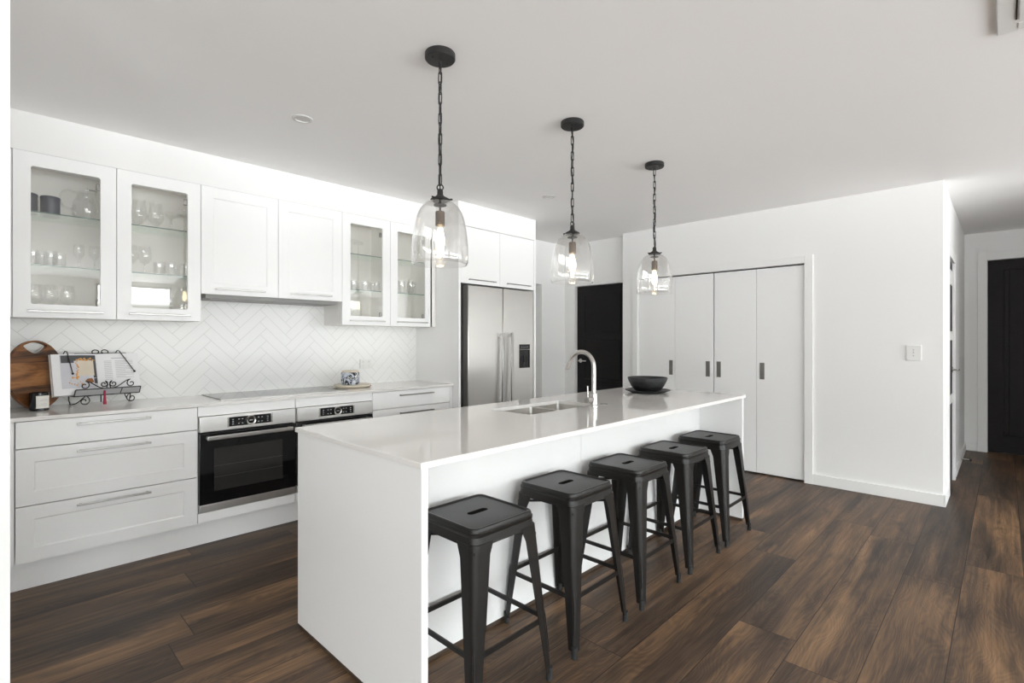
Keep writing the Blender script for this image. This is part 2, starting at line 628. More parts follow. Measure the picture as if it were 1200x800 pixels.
def dup(src, loc, rz=None, label=None, scale=None):
    c = src.copy()
    COL.objects.link(c)
    c.location = loc
    if rz is not None:
        c.rotation_euler = (0, 0, rz)
    if scale:
        c.scale = (scale,) * 3
    if label:
        c['label'] = label
    for ch in list(src.children):
        d = ch.copy()
        COL.objects.link(d)
        d.parent = c
        for g in list(ch.children):
            e = g.copy()
            COL.objects.link(e)
            e.parent = d
    return c


def struct(name, mb, mat, parent=None):
    return mb.build(name, mat, parent, kind='structure' if parent is None else None)


# ------------------------------------------------------------------ room shell
struct('floor', MB().box(XR - 0.1, 8.25, YW - 0.1, 5.6, -0.08, 0.0), M['floor'])
struct('ceiling', MB().box(XR - 0.1, 8.25, YW - 0.1, 5.6, CEIL, CEIL + 0.08), M['ceiling'])

# kitchen back wall and the little recess beyond the fridge
struct('wall_back', MB().box(XR - 0.1, 4.05, YB, YB + 0.1, 0, CEIL), M['wall'])
rb = MB()
rb.box(3.972, 4.05, 4.185, 4.285, 0, CEIL)
rb.box(4.05, 4.83, 4.185, 4.285, 2.0, CEIL)
rb.box(4.83, 5.50, 4.185, 4.285, 0, CEIL)
rb.box(4.83, 4.93, 4.285, 4.70, 0, 2.1)
rb.box(3.95, 4.05, 4.285, 4.70, 0, 2.1)
rb.box(4.05, 4.83, 4.285, 4.70, 2.0, 2.1)
rb.box(4.05, 4.83, 4.66, 4.70, 0, 2.0)  # added back panel, blocks the sky behind the white door
struct('wall_recess_left', rb, M['wall'])
# far wall around the bifold pantry doors
fw = MB()
fw.box(XF, 5.311, 0.345, 1.312, 0, CEIL)
fw.box(XF, 5.311, 3.02, 3.224, 0, CEIL)
fw.box(XF, 5.311, 1.312, 3.02, 2.003, CEIL)
fw.box(5.285, 5.311, 1.312, 3.02, 0, 2.003)
struct('wall_far', fw, M['wall'])
rw = MB()
rw.box(5.311, 5.411, 3.06, 3.24, 0, CEIL)
rw.box(5.311, 5.411, 3.24, 4.005, 1.995, CEIL)
rw.box(5.311, 5.411, 4.005, 4.30, 0, CEIL)
rw.box(5.388, 5.43, 3.24, 4.005, 0, 1.995)  # added backing, keeps outside sky from leaking round the door
struct('wall_recess_far', rw, M['wall'])
# left stub wall that ends close to the camera
struct('wall_left', MB().box(-0.70, 0.0467, 2.3, YB, 0, CEIL), M['wall'])
# hall
hw = MB()
hw.box(5.311, 5.60, 0.345, 0.445, 0, CEIL)
hw.box(5.60, 6.24, 0.345, 0.445, 2.01, CEIL)
hw.box(6.24, 8.17, 0.345, 0.445, 0, CEIL)
hw.box(5.60, 6.24, 0.427, 0.46, 0, 2.01)  # unseen panel added behind the side door against sky leaks
struct('wall_hall_left', hw, M['wall'])
he = MB()
he.box(8.07, 8.17, 0.145, 0.345, 0, CEIL)
he.box(8.07, 8.17, -0.775, 0.145, 2.225, CEIL)
he.box(8.07, 8.17, -1.05, -0.775, 0, CEIL)
he.box(8.152, 8.19, -0.775, 0.145, 0, 2.225)  # added backing that stops sky light in the front door's gap
struct('wall_hall_end', he, M['wall'])
struct('wall_hall_right', MB().box(5.9, 8.17, -1.05, -0.95, 0, CEIL), M['wall'])
struct('wall_lounge', MB().box(XL, XL + 0.1, YW, -1.05, 0, CEIL), M['wall'])
# window wall and rear wall
ww = MB()
xs = [XR - 0.1] + [c for w_ in WINS for c in w_] + [XL + 0.1]
for k in range(0, len(xs), 2):
    ww.box(xs[k], xs[k + 1], YW - 0.1, YW, 0, CEIL)
for a, b in WINS:
    ww.box(a, b, YW - 0.1, YW, 0, WZ[0])
    ww.box(a, b, YW - 0.1, YW, WZ[1], CEIL)
struct('wall_right', ww, M['wall'])
wr = MB()
ys = [YW] + [c for w_ in REARW for c in w_] + [YB]
for k in range(0, len(ys), 2):
    wr.box(XR - 0.1, XR, ys[k], ys[k + 1], 0, CEIL)
for a, b in REARW:
    wr.box(XR - 0.1, XR, a, b, 0, WZ[0])
    wr.box(XR - 0.1, XR, a, b, WZ[1], CEIL)
struct('wall_rear', wr, M['wall'])

wi = 1
for a, b in WINS:
    o = MB().frame(a, b, WZ[0], WZ[1], (0.04, 0.04, 0.05, 0.04), YW - 0.07, YW - 0.03)
    f = struct('window_%d' % wi, o, M['winframe'])
    MB().box(a + 0.04, b - 0.04, YW - 0.053, YW - 0.047, WZ[0] + 0.05, WZ[1] - 0.04).build('glass_pane', M['winglass'], f)
    wi += 1
for a, b in REARW:
    o = MB()
    x0, x1 = XR - 0.07, XR - 0.03
    o.box(x0, x1, a, a + 0.04, WZ[0], WZ[1]).box(x0, x1, b - 0.04, b, WZ[0], WZ[1])
    o.box(x0, x1, a + 0.04, b - 0.04, WZ[0], WZ[0] + 0.05).box(x0, x1, a + 0.04, b - 0.04, WZ[1] - 0.04, WZ[1])
    f = struct('window_%d' % wi, o, M['winframe'])
    MB().box(XR - 0.053, XR - 0.047, a + 0.04, b - 0.04, WZ[0] + 0.05, WZ[1] - 0.04).build('glass_pane', M['winglass'], f)
    wi += 1

# bulkheads above the cabinets
struct('wall_bulkhead', MB().box(0.0467, 2.929, 3.845, YB, 2.337, CEIL), M['wall'])
struct('wall_bulkhead_fridge', MB().box(2.929, 3.972, 3.512, YB, 2.34, CEIL), M['wall'])
# tiled splashback
struct('wall_splashback', MB().box(0.0467, 2.929, 4.162, YB, 0.905, 1.66), M['tile'])

# baseboards
struct('baseboard_far', MB().box(5.174, XF, 0.329, 1.25, 0, 0.092, 0.003), M['trim'])
b2 = MB()
b2.box(5.174, 5.50, 0.329, 0.345, 0, 0.092, 0.003)
struct('baseboard_hall', b2, M['trim'])
struct('baseboard_hall_left', MB().box(6.40, 8.054, 0.329, 0.345, 0, 0.092, 0.003), M['trim'])
struct('baseboard_hall_end', MB().box(8.054, 8.07, 0.235, 0.345, 0, 0.092, 0.003), M['trim'])
struct('baseboard_recess', MB().box(4.90, 5.295, 4.169, 4.185, 0, 0.092, 0.003), M['trim'])


def ring_yz(mb, x0, x1, ya, yb, z1, w):
    """door trim on a wall facing -x: legs and head"""
    mb.box(x0, x1, ya - w, ya, 0, z1 + w, 0.002)
    mb.box(x0, x1, yb, yb + w, 0, z1 + w, 0.002)
    mb.box(x0, x1, ya, yb, z1, z1 + w, 0.002)
    return mb


struct('trim_1', ring_yz(MB(), 5.172, XF, 1.312, 3.02, 2.003, 0.068), M['trim'])
tb = MB()
tb.box(5.293, 5.311, 4.005, 4.095, 0, 2.085, 0.002)
tb.box(5.293, 5.311, 3.226, 4.005, 1.995, 2.085, 0.002)
struct('trim_2', tb, M['trim'])
struct('trim_3', ring_yz(MB(), 8.052, 8.07, -0.775, 0.145, 2.225, 0.085), M['trim'])
t4 = MB()
t4.box(5.515, 5.60, 0.329, 0.345, 0, 2.095, 0.002)
t4.box(6.24, 6.325, 0.329, 0.345, 0, 2.095, 0.002)
t4.box(5.60, 6.24, 0.329, 0.345, 2.01, 2.095, 0.002)
struct('trim_4', t4, M['trim'])
t5 = MB()
t5.box(3.985, 4.05, 4.167, 4.185, 0, 2.065, 0.002)
t5.box(4.83, 4.895, 4.167, 4.185, 0, 2.065, 0.002)
t5.box(4.05, 4.83, 4.167, 4.185, 2.0, 2.065, 0.002)
struct('trim_5', t5, M['trim'])

# --- doors of the setting


def lever_handle(door, o, out, along, mat):
    """rose and lever; out = direction away from the door, along = direction of the lever"""
    o, out, along = Vector(o), Vector(out), Vector(along)
    mb = MB()
    rot = Vector((0, 0, 1)).rotation_difference(out).to_matrix()
    mb.lathe([(0, 0), (0.026, 0), (0.026, 0.008), (0.0, 0.008)], o, 20, axis=rot)
    mb.tube([o + out * 0.004, o + out * 0.05], 0.009, 10)
    mb.tube([o + out * 0.048, o + out * 0.048 + along * 0.12], 0.009, 10)
    return mb.build('door_handle', mat, door)


# black two-panel door beside the pantry
d1 = MB()
X0 = 5.345
d1.box(X0, X0 + 0.04, 3.243, 4.002, 0.008, 1.992, 0.001)
for z0, z1 in ((0.20, 0.72), (0.80, 1.31), (1.39, 1.885)):
    for (ya, yb, za, zb) in ((3.35, 3.362, z0, z1), (3.878, 3.89, z0, z1), (3.362, 3.878, z0, z0 + 0.012), (3.362, 3.878, z1 - 0.012, z1)):
        d1.box(X0 - 0.006, X0 + 0.002, ya, yb, za, zb, 0.003)
door1 = struct('door_1', d1, M['doorblack'])
lever_handle(door1, (X0, 3.945, 1.036), (-1, 0, 0), (0, -1, 0), M['chrome'])

# two pairs of bifold pantry doors
leaf_y = [(1.318, 1.735), (1.738, 2.148), (2.160, 2.578), (2.581, 3.014)]
pull_y = [1.684, 2.103, 2.216, 2.626]
for dn, (i0, i1) in ((2, (0, 1)), (3, (2, 3))):
    dr = None
    for i in (i0, i1):
        a, b = leaf_y[i]
        mb = MB().box(5.205, 5.240, a, b, 0.014, 1.990, 0.002)
        if dr is None:
            dr = struct('door_%d' % dn, mb, M['cab'])
            lf = dr
        else:
            lf = mb.build('door_leaf', M['cab'], dr)
        c = pull_y[i]
        pb = MB()
        pb.box(5.2035, 5.2055, c - 0.021, c + 0.021, 0.922, 1.082, 0.001)
        pb.box(5.2015, 5.204, c - 0.021, c - 0.014, 0.922, 1.082)
        pb.box(5.2015, 5.204, c + 0.014, c + 0.021, 0.922, 1.082)
        pb.box(5.2015, 5.204, c - 0.014, c + 0.014, 1.072, 1.082)
        pb.box(5.2015, 5.204, c - 0.014, c + 0.014, 0.922, 0.932)
        pb.build('flush_pull', M['pull'], lf)
struct('gap_shade_strip', MB().box(5.24, 5.27, 1.314, 3.018, 1.994, 2.0028), M['gap'])  # dark strip painted in as the shade of the gap above the leaves

# dark front door at the end of the hall
d4 = MB()
d4.box(8.105, 8.15, -0.772, 0.142, 0.008, 2.222, 0.001)
for y0, y1 in ((-0.64, -0.34), (-0.29, 0.012)):
    for ya, yb in ((y0, y0 + 0.012), (y1 - 0.012, y1), (y0 + 0.045, y0 + 0.055), (y1 - 0.055, y1 - 0.045)):
        d4.box(8.098, 8.107, ya, yb, 0.21, 2.10, 0.003)
    for za, zb in ((0.198, 0.21), (2.10, 2.112)):
        d4.box(8.098, 8.107, y0, y1, za, zb, 0.003)
door4 = struct('door_4', d4, M['dooroak'])
lever_handle(door4, (8.105, -0.71, 1.03), (-1, 0, 0), (0, 1, 0), M['chrome'])
# dark side door in the hall
d5 = MB().box(5.604, 6.236, 0.351, 0.391, 0.008, 2.004, 0.001)
door5 = struct('door_5', d5, M['doorblack'])
rl = MB()
for z0, z1 in ((0.73, 0.81), (1.30, 1.38), (1.80, 1.93)):
    rl.box(5.62, 6.22, 0.347, 0.353, z0, z1, 0.001)
rl.build('rail', M['trim'], door5)
lever_handle(door5, (6.16, 0.351, 1.03), (0, -1, 0), (-1, 0, 0), M['chrome'])
# white door in the opening beyond the fridge
door6 = struct('door_6', MB().box(4.054, 4.826, 4.615, 4.65, 0.008, 1.996, 0.001), M['trim'])
lever_handle(door6, (4.14, 4.615, 1.03), (0, -1, 0), (1, 0, 0), M['chrome'])
#SECTION2
# ------------------------------------------------------------------ kitchen run
F = 3.60           # faces of the base fronts
T = 0.905          # worktop top


def bar_handle(parent, org, xa, xb, z, yface, mat='handle', out=0.030, th=0.011, dep=0.007):
    mb = MB(org)
    y = yface - out
    mb.box(xa, xb, y, y + dep, z - th / 2, z + th / 2, 0.002)
    for x in (xa + 0.012, xb - 0.022):
        mb.box(x, x + 0.010, y + dep * 0.6, yface, z - th / 2 + 0.001, z + th / 2 - 0.001, 0.001)
    return mb.build('handle', M[mat], parent)


def slab_front(org, x0, x1, z0, z1, y=F, th=0.019):
    return MB(org).box(x0, x1, y, y + th, z0, z1, 0.0015)


def shaker_front(org, x0, x1, z0, z1, y=F, th=0.019, m=(0.068, 0.068, 0.068, 0.068)):
    mb = MB(org)
    mb.frame(x0, x1, z0, z1, m, y, y + th)
    # sloped step down to the recessed field
    a = (x0 + m[0], x1 - m[1], z0 + m[2], z1 - m[3])
    s, d = 0.006, 0.006
    o = [(a[0], y + 0.0012, a[2]), (a[1], y + 0.0012, a[2]), (a[1], y + 0.0012, a[3]), (a[0], y + 0.0012, a[3])]
    i = [(a[0] + s, y + d, a[2] + s), (a[1] - s, y + d, a[2] + s), (a[1] - s, y + d, a[3] - s), (a[0] + s, y + d, a[3] - s)]
    ov = [mb.v(p) for p in o]
    iv = [mb.v(p) for p in i]
    for k in range(4):
        j = (k + 1) % 4
        mb.face([ov[k], ov[j], iv[j], iv[k]])
    mb.face(iv)
    return mb


# left drawer cabinet
org = (0.49, 3.88, 0.155)
c = thing('drawer_cabinet', 'wide white three-drawer base cabinet left of the ovens', 'cabinet', org)
MB(org).box(0.049, 0.900, F + 0.055, 4.160, 0.155, 0.884).box(0.049, 0.087, F, F + 0.056, 0.155, 0.884, 0.001).build('body', M['cab'], c)
d = slab_front(org, 0.092, 0.899, 0.744, 0.881).build('drawer', M['cab'], c)
bar_handle(d, org, 0.327, 0.659, 0.848, F)
d = shaker_front(org, 0.092, 0.899, 0.449, 0.739).build('drawer', M['cab'], c)
bar_handle(d, org, 0.327, 0.659, 0.702, F)
d = shaker_front(org, 0.092, 0.899, 0.157, 0.444).build('drawer', M['cab'], c)
bar_handle(d, org, 0.327, 0.659, 0.412, F)

# oven housings and ovens


def oven_pair(x0, x1, hl, ol):
    org = ((x0 + x1) / 2, 3.88, 0.155)
    h = thing('oven_cabinet', hl, 'cabinet', org, group='oven housings')
    b = MB(org)
    b.box(x0, x0 + 0.006, F + 0.021, 4.16, 0.155, 0.884).box(x1 - 0.006, x1, F + 0.021, 4.16, 0.155, 0.884)
    b.box(x0 + 0.006, x1 - 0.006, F + 0.021, 4.16, 0.200, 0.216).box(x0 + 0.006, x1 - 0.006, F + 0.021, 4.16, 0.155, 0.170)
    b.build('body', M['cab'], h)
    slab_front(org, x0 + 0.002, x1 - 0.002, 0.822, 0.883).build('top_panel', M['cab'], h)
    slab_front(org, x0 + 0.002, x1 - 0.002, 0.157, 0.217).build('bottom_panel', M['cab'], h)
    org = ((x0 + x1) / 2, 3.88, 0.216)
    o = thing('oven', ol, 'oven', org, group='built-in ovens')
    a, e = x0 + 0.008, x1 - 0.004
    MB(org).box(a + 0.004, e - 0.004, F + 0.03, 4.10, 0.216, 0.815).build('body', M['fridge_side'], o)
    cp = MB(org).box(a, e, F - 0.012, F + 0.03, 0.722, 0.819, 0.003).build('control_panel', M['steel_h'], o)
    cx = (a + e) / 2
    dsp = MB(org)
    dsp.box(cx - 0.130, cx + 0.130, F - 0.0135, F - 0.011, 0.742, 0.802, 0.001)
    for s in (-1, 1):
        st = MB(org)
        st.box(cx + s * 0.136 - 0.006, cx + s * 0.136 + 0.006, F - 0.0140, F - 0.011, 0.740, 0.804, 0.001)
        st.build('display_edge', M['chrome'], cp)
    mk = dsp
    for s in (-1, 1):
        for q in (0.050, 0.072, 0.108):
            for z in (0.757, 0.771, 0.785):
                if q != 0.108 and z == 0.771:
                    continue
                mk.box(cx + s * q - 0.0045, cx + s * q + 0.0045, F - 0.0142, F - 0.013, z - 0.0022, z + 0.0022, 0, 1)
    dsp = dsp.build('display', [M['display'], M['mark']], cp)
    rot = Vector((0, 0, 1)).rotation_difference(Vector((0, -1, 0))).to_matrix()
    dl = MB(org).lathe([(0.0, 0.013), (0.021, 0.013), (0.0215, 0.011), (0.0215, 0.015), (0.029, 0.018), (0.0315, 0.012), (0.0315, 0.0)], (cx, F - 0.012, 0.772), 36, axis=rot).build('dial', M['chrome'], cp)
    df = MB(org)
    df.lathe([(0.0, 0.0142), (0.020, 0.0142), (0.020, 0.0125)], (cx, F - 0.012, 0.772), 24, axis=rot)
    tx = df
    for k in range(3):
        tx.box(cx - 0.010 + k * 0.0075, cx - 0.0055 + k * 0.0075, F - 0.0272, F - 0.0258, 0.769, 0.776, 0, 1)
    df.build('dial_face', [M['display'], M['mark']], cp)
    # door
    dr = MB(org).box(a, e, F - 0.010, F + 0.028, 0.268, 0.716, 0.003).build('door', M['blackglass'], o)
    MB(org).box(a + 0.082, e - 0.088, F - 0.0106, F - 0.0095, 0.345, 0.615).build('window', M['oven_window'], dr)
    rk = MB(org)
    for z in (0.43, 0.50):
        rk.box(a + 0.082, e - 0.088, F - 0.0110, F - 0.0104, z, z + 0.004)
    rk.build('rack', M['rackgrey'], dr)
    hb = MB(org)
    hb.box(a + 0.032, e - 0.030, F - 0.058, F - 0.040, 0.673, 0.700, 0.005)
    for x in (a + 0.034, e - 0.056):
        hb.box(x, x + 0.024, F - 0.045, F - 0.009, 0.676, 0.697, 0.003)
    hb.build('handle', M['handle'], dr)
    MB(org).box(a, e, F - 0.008, F + 0.028, 0.221, 0.266, 0.002).build('bottom_trim', M['steel_h'], o)


oven_pair(0.902, 1.508, 'white panels framing the left built-in oven', 'built-in black glass oven with steel control panel, beside the wide drawers')
oven_pair(1.509, 2.117, 'white panels framing the oven half hidden by the island corner', 'second built-in oven, mostly hidden behind the island corner')

# right drawer cabinet
org = (2.52, 3.88, 0.155)
c = thing('drawer_cabinet', 'white drawer base cabinet between the ovens and the fridge', 'cabinet', org)
MB(org).box(2.118, 2.926, F + 0.055, 4.160, 0.155, 0.884).box(2.903, 2.926, F, F + 0.056, 0.155, 0.884, 0.001).build('body', M['cab'], c)
for z0, z1, zh in ((0.744, 0.881, 0.845), (0.600, 0.739, 0.697), (0.157, 0.595, 0.56)):
    d = slab_front(org, 2.121, 2.899, z0, z1).build('drawer', M['cab'], c)
    bar_handle(d, org, 2.359, 2.708, zh, F, 'pull')

# plinth
tag(MB((1.49, 3.70, 0)).box(0.0475, 2.928, 3.67, 3.688, 0, 0.155).build('plinth', M['cab']), 'long white plinth board under the base cabinets', 'plinth')
# worktop
tag(MB((1.49, 3.88, 0.885)).box(0.0475, 2.928, 3.582, 4.161, 0.8851, T, 0.002).build('worktop', M['stone']),
    'white stone worktop along the tiled wall', 'worktop')
# cooktop
org = (1.51, 3.94, T)
ck = thing('cooktop', 'flat black glass cooktop set in the worktop above the ovens', 'cooktop', org)
MB(org).box(1.062, 1.955, 3.692, 4.125, T, T + 0.005, 0.0015).build('glass_top', M['blackglass'], ck)
tr = MB(org)
tr.box(1.058, 1.959, 3.688, 3.6925, T, T + 0.006).box(1.058, 1.959, 4.1245, 4.129, T, T + 0.006)
tr.box(1.058, 1.0625, 3.6925, 4.1245, T, T + 0.006).box(1.9545, 1.959, 3.6925, 4.1245, T, T + 0.006)
tr.build('edge_trim', M['pull'], ck)

# ------------------------------------------------------------------ wall cabinets
U = 3.84


def glass_cabinet(x0, x1, xm, label, xf=None):
    org = ((x0 + x1) / 2, 4.0, 1.425)
    c = thing('glass_cabinet', label, 'cabinet', org)
    yb = 4.160
    b = MB(org)
    y0 = U + 0.021
    b.box(x0, x0 + 0.016, y0, yb, 1.425, 2.335)
    b.box(x1 - 0.016, (xf or x1), y0 if not xf else U, yb, 1.425, 2.335, 0.0005)
    b.box(xm - 0.008, xm + 0.008, y0 + 0.015, yb, 1.441, 2.319)
    b.box(x0 + 0.016, x1 - 0.016, y0, yb, 1.425, 1.441)
    b.box(x0 + 0.016, x1 - 0.016, y0, yb, 2.319, 2.335)
    b.box(x0 + 0.016, x1 - 0.016, yb - 0.008, yb, 1.441, 2.319)
    b.build('body', M['cab_in'], c)
    for (a, e) in ((x0 + 0.001, xm - 0.002), (xm + 0.002, x1 - 0.001)):
        d = MB(org).frame(a, e, 1.425, 2.334, (0.071, 0.074, 0.074, 0.075), U, U + 0.020, 0.012).build('door', M['cab'], c)
        MB(org).box(a + 0.066, e - 0.069, U + 0.010, U + 0.014, 1.494, 2.264).build('pane', M['pane'], d)
        bar_handle(d, org, a + 0.055, e - 0.062, 1.460, U, 'handle')
        for z in (2.205, 1.52):
            MB(org).box(e - 0.092, e - 0.024, U + 0.016, U + 0.034, z - 0.02, z + 0.02, 0.004).build('hinge', M['pull'], d)
    for (a, e) in ((x0 + 0.017, xm - 0.009), (xm + 0.009, x1 - 0.017)):
        for z in (1.716, 2.012):
            s = MB(org).box(a, e, y0 + 0.012, yb - 0.009, z, z + 0.006).build('glass_shelf', M['shelfglass'], c)
            MB(org).box(a, e, y0 + 0.0095, y0 + 0.012, z, z + 0.006).build('front_edge', M['shelfedge'], s)
    return c


glass_cabinet(0.0865, 0.9815, 0.5345, 'two-door glass-fronted wall cabinet above the chopping board and cookbook')
glass_cabinet(1.986, 2.880, 2.434, 'two-door glass-fronted wall cabinet beside the tall fridge cabinet', 2.923)
tag(MB((0.067, 3.85, 1.425)).box(0.048, 0.0845, 3.852, 4.16, 1.425, 2.335).build('filler_panel', M['cab']), 'narrow white filler strip left of the glass cabinet', 'filler panel')

org = (1.484, 4.0, 1.61)
c = thing('wall_cabinet', 'white wall cabinet with two lift-up doors over the cooktop', 'cabinet', org)
MB(org).box(0.983, 1.985, U + 0.050, 4.161, 1.617, 2.335).build('body', M['cab'], c)
for a, e in ((0.984, 1.481), (1.485, 1.984)):
    d = shaker_front(org, a, e, 1.611, 2.334, U, 0.020, (0.070, 0.075, 0.073, 0.072)).build('door', M['cab'], c)
    bar_handle(d, org, a + 0.078, e - 0.094, 1.647, U)
# slim hood under it
org = (1.484, 3.98, 1.58)
h = thing('range_hood', 'slim grey extractor hood under the lift-up cabinet', 'extractor hood', org)
MB(org).box(1.02, 1.95, 3.885, 4.158, 1.585, 1.6165, 0.003).build('body', M['hood'], h)
MB(org).box(1.06, 1.48, 3.93, 4.12, 1.582, 1.586).build('filter', M['filter'], h)
MB(org).box(1.49, 1.91, 3.93, 4.12, 1.582, 1.586).build('filter', M['filter'], h)

# ------------------------------------------------------------------ fridge and its cabinet
org = (3.45, 3.85, 0)
c = thing('fridge_cabinet', 'tall white surround with two overhead doors above the fridge', 'cabinet', org)
b = MB(org)
b.box(2.929, 2.953, 3.51, 4.165, 0, 2.339, 0.001)
b.build('side_panel', M['cab'], c)
MB(org).box(3.942, 3.972, 3.51, 4.165, 0, 2.339, 0.001).build('side_panel', M['cab'], c)
MB(org).box(2.953, 3.942, 3.532, 4.165, 1.822, 2.339).build('body', M['cab'], c)
for a, e in ((2.956, 3.4465), (3.4495, 3.939)):
    d = MB(org).box(a, e, 3.511, 3.530, 1.818, 2.334, 0.0015).build('door', M['cab'], c)
    bar_handle(d, org, a + 0.080, a + 0.424, 1.854, 3.511, 'pull', 0.028, 0.009)

org = (3.476, 3.80, 0)
fr = thing('refrigerator', 'tall stainless steel side-by-side refrigerator with a dispenser in the right door', 'refrigerator', org)
MB(org).box(3.034, 3.918, 3.585, 4.14, 0.05, 1.79, 0.004).build('body', M['fridge_side'], fr)
MB(org).box(3.04, 3.912, 3.60, 4.12, 0.0, 0.05).build('base_grille', M['gap'], fr)
doors = []
for a, e in ((3.031, 3.4755), (3.4815, 3.921)):
    dm = MB(org)
    dm.box(a, e, 3.500, 3.575, 0.06, 1.803, 0.006, 0, 3)
    doors.append(dm.build('door', M['steel'], fr))
for dr, xa in ((doors[0], 3.417), (doors[1], 3.540)):
    hb = MB(org)
    hb.box(xa, xa + 0.030, 3.440, 3.456, 0.66, 1.372, 0.004)
    for z in (0.68, 1.33):
        hb.box(xa + 0.004, xa + 0.026, 3.450, 3.502, z, z + 0.028, 0.002)
    hb.build('handle', M['handle'], dr)
dp = MB(org)
dp.frame(3.709, 3.862, 1.020, 1.258, (0.012, 0.012, 0.014, 0.048), 3.494, 3.502)
dp.build('dispenser', M['display'], doors[1])
MB(org).box(3.721, 3.850, 3.4990, 3.5005, 1.034, 1.211).build('dispenser_recess', M['blackglass'], doors[1])
sc = MB(org)
sc.box(3.711, 3.860, 3.4930, 3.4945, 1.203, 1.209)
for k in range(4):
    sc.box(3.735 + k * 0.028, 3.748 + k * 0.028, 3.4932, 3.4945, 1.226, 1.234)
sc.build('dispenser_symbols', M['pull'], doors[1])
pd = MB(org).box(3.768, 3.802, 3.492, 3.500, 1.075, 1.15, 0.003)
pd.build('dispenser_paddle', M['gap'], doors[1])

# ------------------------------------------------------------------ island
ix0, ix1, iy0, iy1 = 0.962, 3.800, 1.340, 2.300
org = (2.38, 1.85, 0)
isl = thing('kitchen_island', 'long white kitchen island with end panels and seating overhang', 'kitchen island', org)
MB(org).box(0.971, 0.997, 1.350, 2.292, 0.022, 0.885, 0.001).build('end_panel', M['island'], isl)
MB(org).box(3.758, 3.784, 1.350, 2.292, 0.022, 0.885, 0.001).build('end_panel', M['island'], isl)
MB(org).box(0.997, 2.255, 1.664, 1.682, 0.022, 0.885, 0.0008).build('back_panel', M['island'], isl)
MB(org).box(2.257, 3.758, 1.664, 1.682, 0.022, 0.885, 0.0008).build('back_panel', M['island'], isl)
for k in range(5):
    a = 0.998 + k * 0.552
    MB(org).box(a, a + 0.549, 2.262, 2.281, 0.155, 0.880, 0.001).build('door', M['cab'], isl)
pk = MB(org)
pk.box(0.975, 0.993, 1.354, 2.288, 0, 0.022).box(3.762, 3.780, 1.354, 2.288, 0, 0.022)
pk.box(0.993, 3.762, 1.668, 1.680, 0, 0.022).box(0.997, 3.758, 2.20, 2.215, 0, 0.155)
pk.build('plinth', M['brownkick'], isl)
MB(org).box(0.997, 3.758, 1.70, 2.262, 0.155, 0.171).build('carcass_floor', M['cab'], isl)


def slab_with_hole(org, x0, x1, y0, y1, z0, z1, hole, hr=0.02):
    mb = MB(org)
    hx0, hx1, hy0, hy1 = hole
    inn = []
    for cx, cy, a0 in ((hx1 - hr, hy1 - hr, 0), (hx0 + hr, hy1 - hr, 90), (hx0 + hr, hy0 + hr, 180), (hx1 - hr, hy0 + hr, 270)):
        for k in range(5):
            a = R(a0 + k * 22.5)
            inn.append((cx + hr * math.cos(a), cy + hr * math.sin(a)))
    out = [(x1, y1), (x0, y1), (x0, y0), (x1, y0)]
    b = 0.002
    outt = [(x1 - b, y1 - b), (x0 + b, y1 - b), (x0 + b, y0 + b), (x1 - b, y0 + b)]
    for z, fl, oo in ((z1, False, outt), (z0, True, out)):
        iv = [mb.v((p[0], p[1], z)) for p in inn]
        ov = [mb.v((p[0], p[1], z)) for p in oo]
        for q in range(4):
            seg = iv[q * 5:(q + 1) * 5]
            for k in range(4):
                mb.face([ov[q], seg[k + 1], seg[k]])
            nq = (q + 1) % 4
            mb.face([ov[q], ov[nq], iv[nq * 5], seg[4]])
        if not fl:
            ti, to = iv, ov
        else:
            bi, bo = iv, ov
    mid = [mb.v((p[0], p[1], z1 - b)) for p in out]
    n = len(ti)
    for k in range(n):
        j = (k + 1) % n
        mb.face([ti[k], ti[j], bi[j], bi[k]])
    for k in range(4):
        j = (k + 1) % 4
        mb.face([to[k], to[j], mid[j], mid[k]])
        mb.face([mid[k], mid[j], bo[j], bo[k]])
    return mb


SX0, SX1, SY0, SY1 = 1.990, 2.598, 1.800, 2.105
tag(slab_with_hole((2.38, 1.82, 0.8853), ix0, ix1, iy0, iy1, 0.8853, T, (SX0, SX1, SY0, SY1)).build('island_worktop', M['stone'], None, 30),
    'white stone island worktop with a sink cut-out', 'worktop')

# double bowl sink
org = (2.29, 1.95, 0.69)
sk = thing('sink', 'undermounted steel double-bowl sink in the island worktop', 'sink', org)


def bowl_shell(x0, x1, y0, y1, zt, zb):
    mb = MB(org)
    rows = []
    for z, ins, r in ((zt, 0.0, 0.022), (zb + 0.03, 0.004, 0.03), (zb + 0.008, 0.012, 0.03), (zb, 0.03, 0.03)):
        pts = []
        for cx, cy, a0 in ((x1 - ins - r, y1 - ins - r, 0), (x0 + ins + r, y1 - ins - r, 90), (x0 + ins + r, y0 + ins + r, 180), (x1 - ins - r, y0 + ins + r, 270)):
            for k in range(5):
                a = R(a0 + k * 22.5)
                pts.append((cx + r * math.cos(a), cy + r * math.sin(a), z))
        rows.append(pts)
    mb.rings(rows, True, False, True)
    return mb


bx = 2.352
for x0, x1 in ((SX0 - 0.004, bx - 0.010), (bx + 0.010, SX1 + 0.004)):
    bo = bowl_shell(x0, x1, SY0 - 0.004, SY1 + 0.004, 0.8845, 0.70).build('bowl', M['sinksteel'], sk)
    MB(org).lathe([(0.0, 0.7015), (0.030, 0.7015), (0.042, 0.7035), (0.044, 0.7005)], ((x0 + x1) / 2, 1.95, 0), 24).build('drain', M['chrome'], bo)
MB(org).box(bx - 0.0105, bx + 0.0105, SY0 - 0.004, SY1 + 0.004, 0.872, 0.8845, 0.003).build('divider', M['sinksteel'], sk)

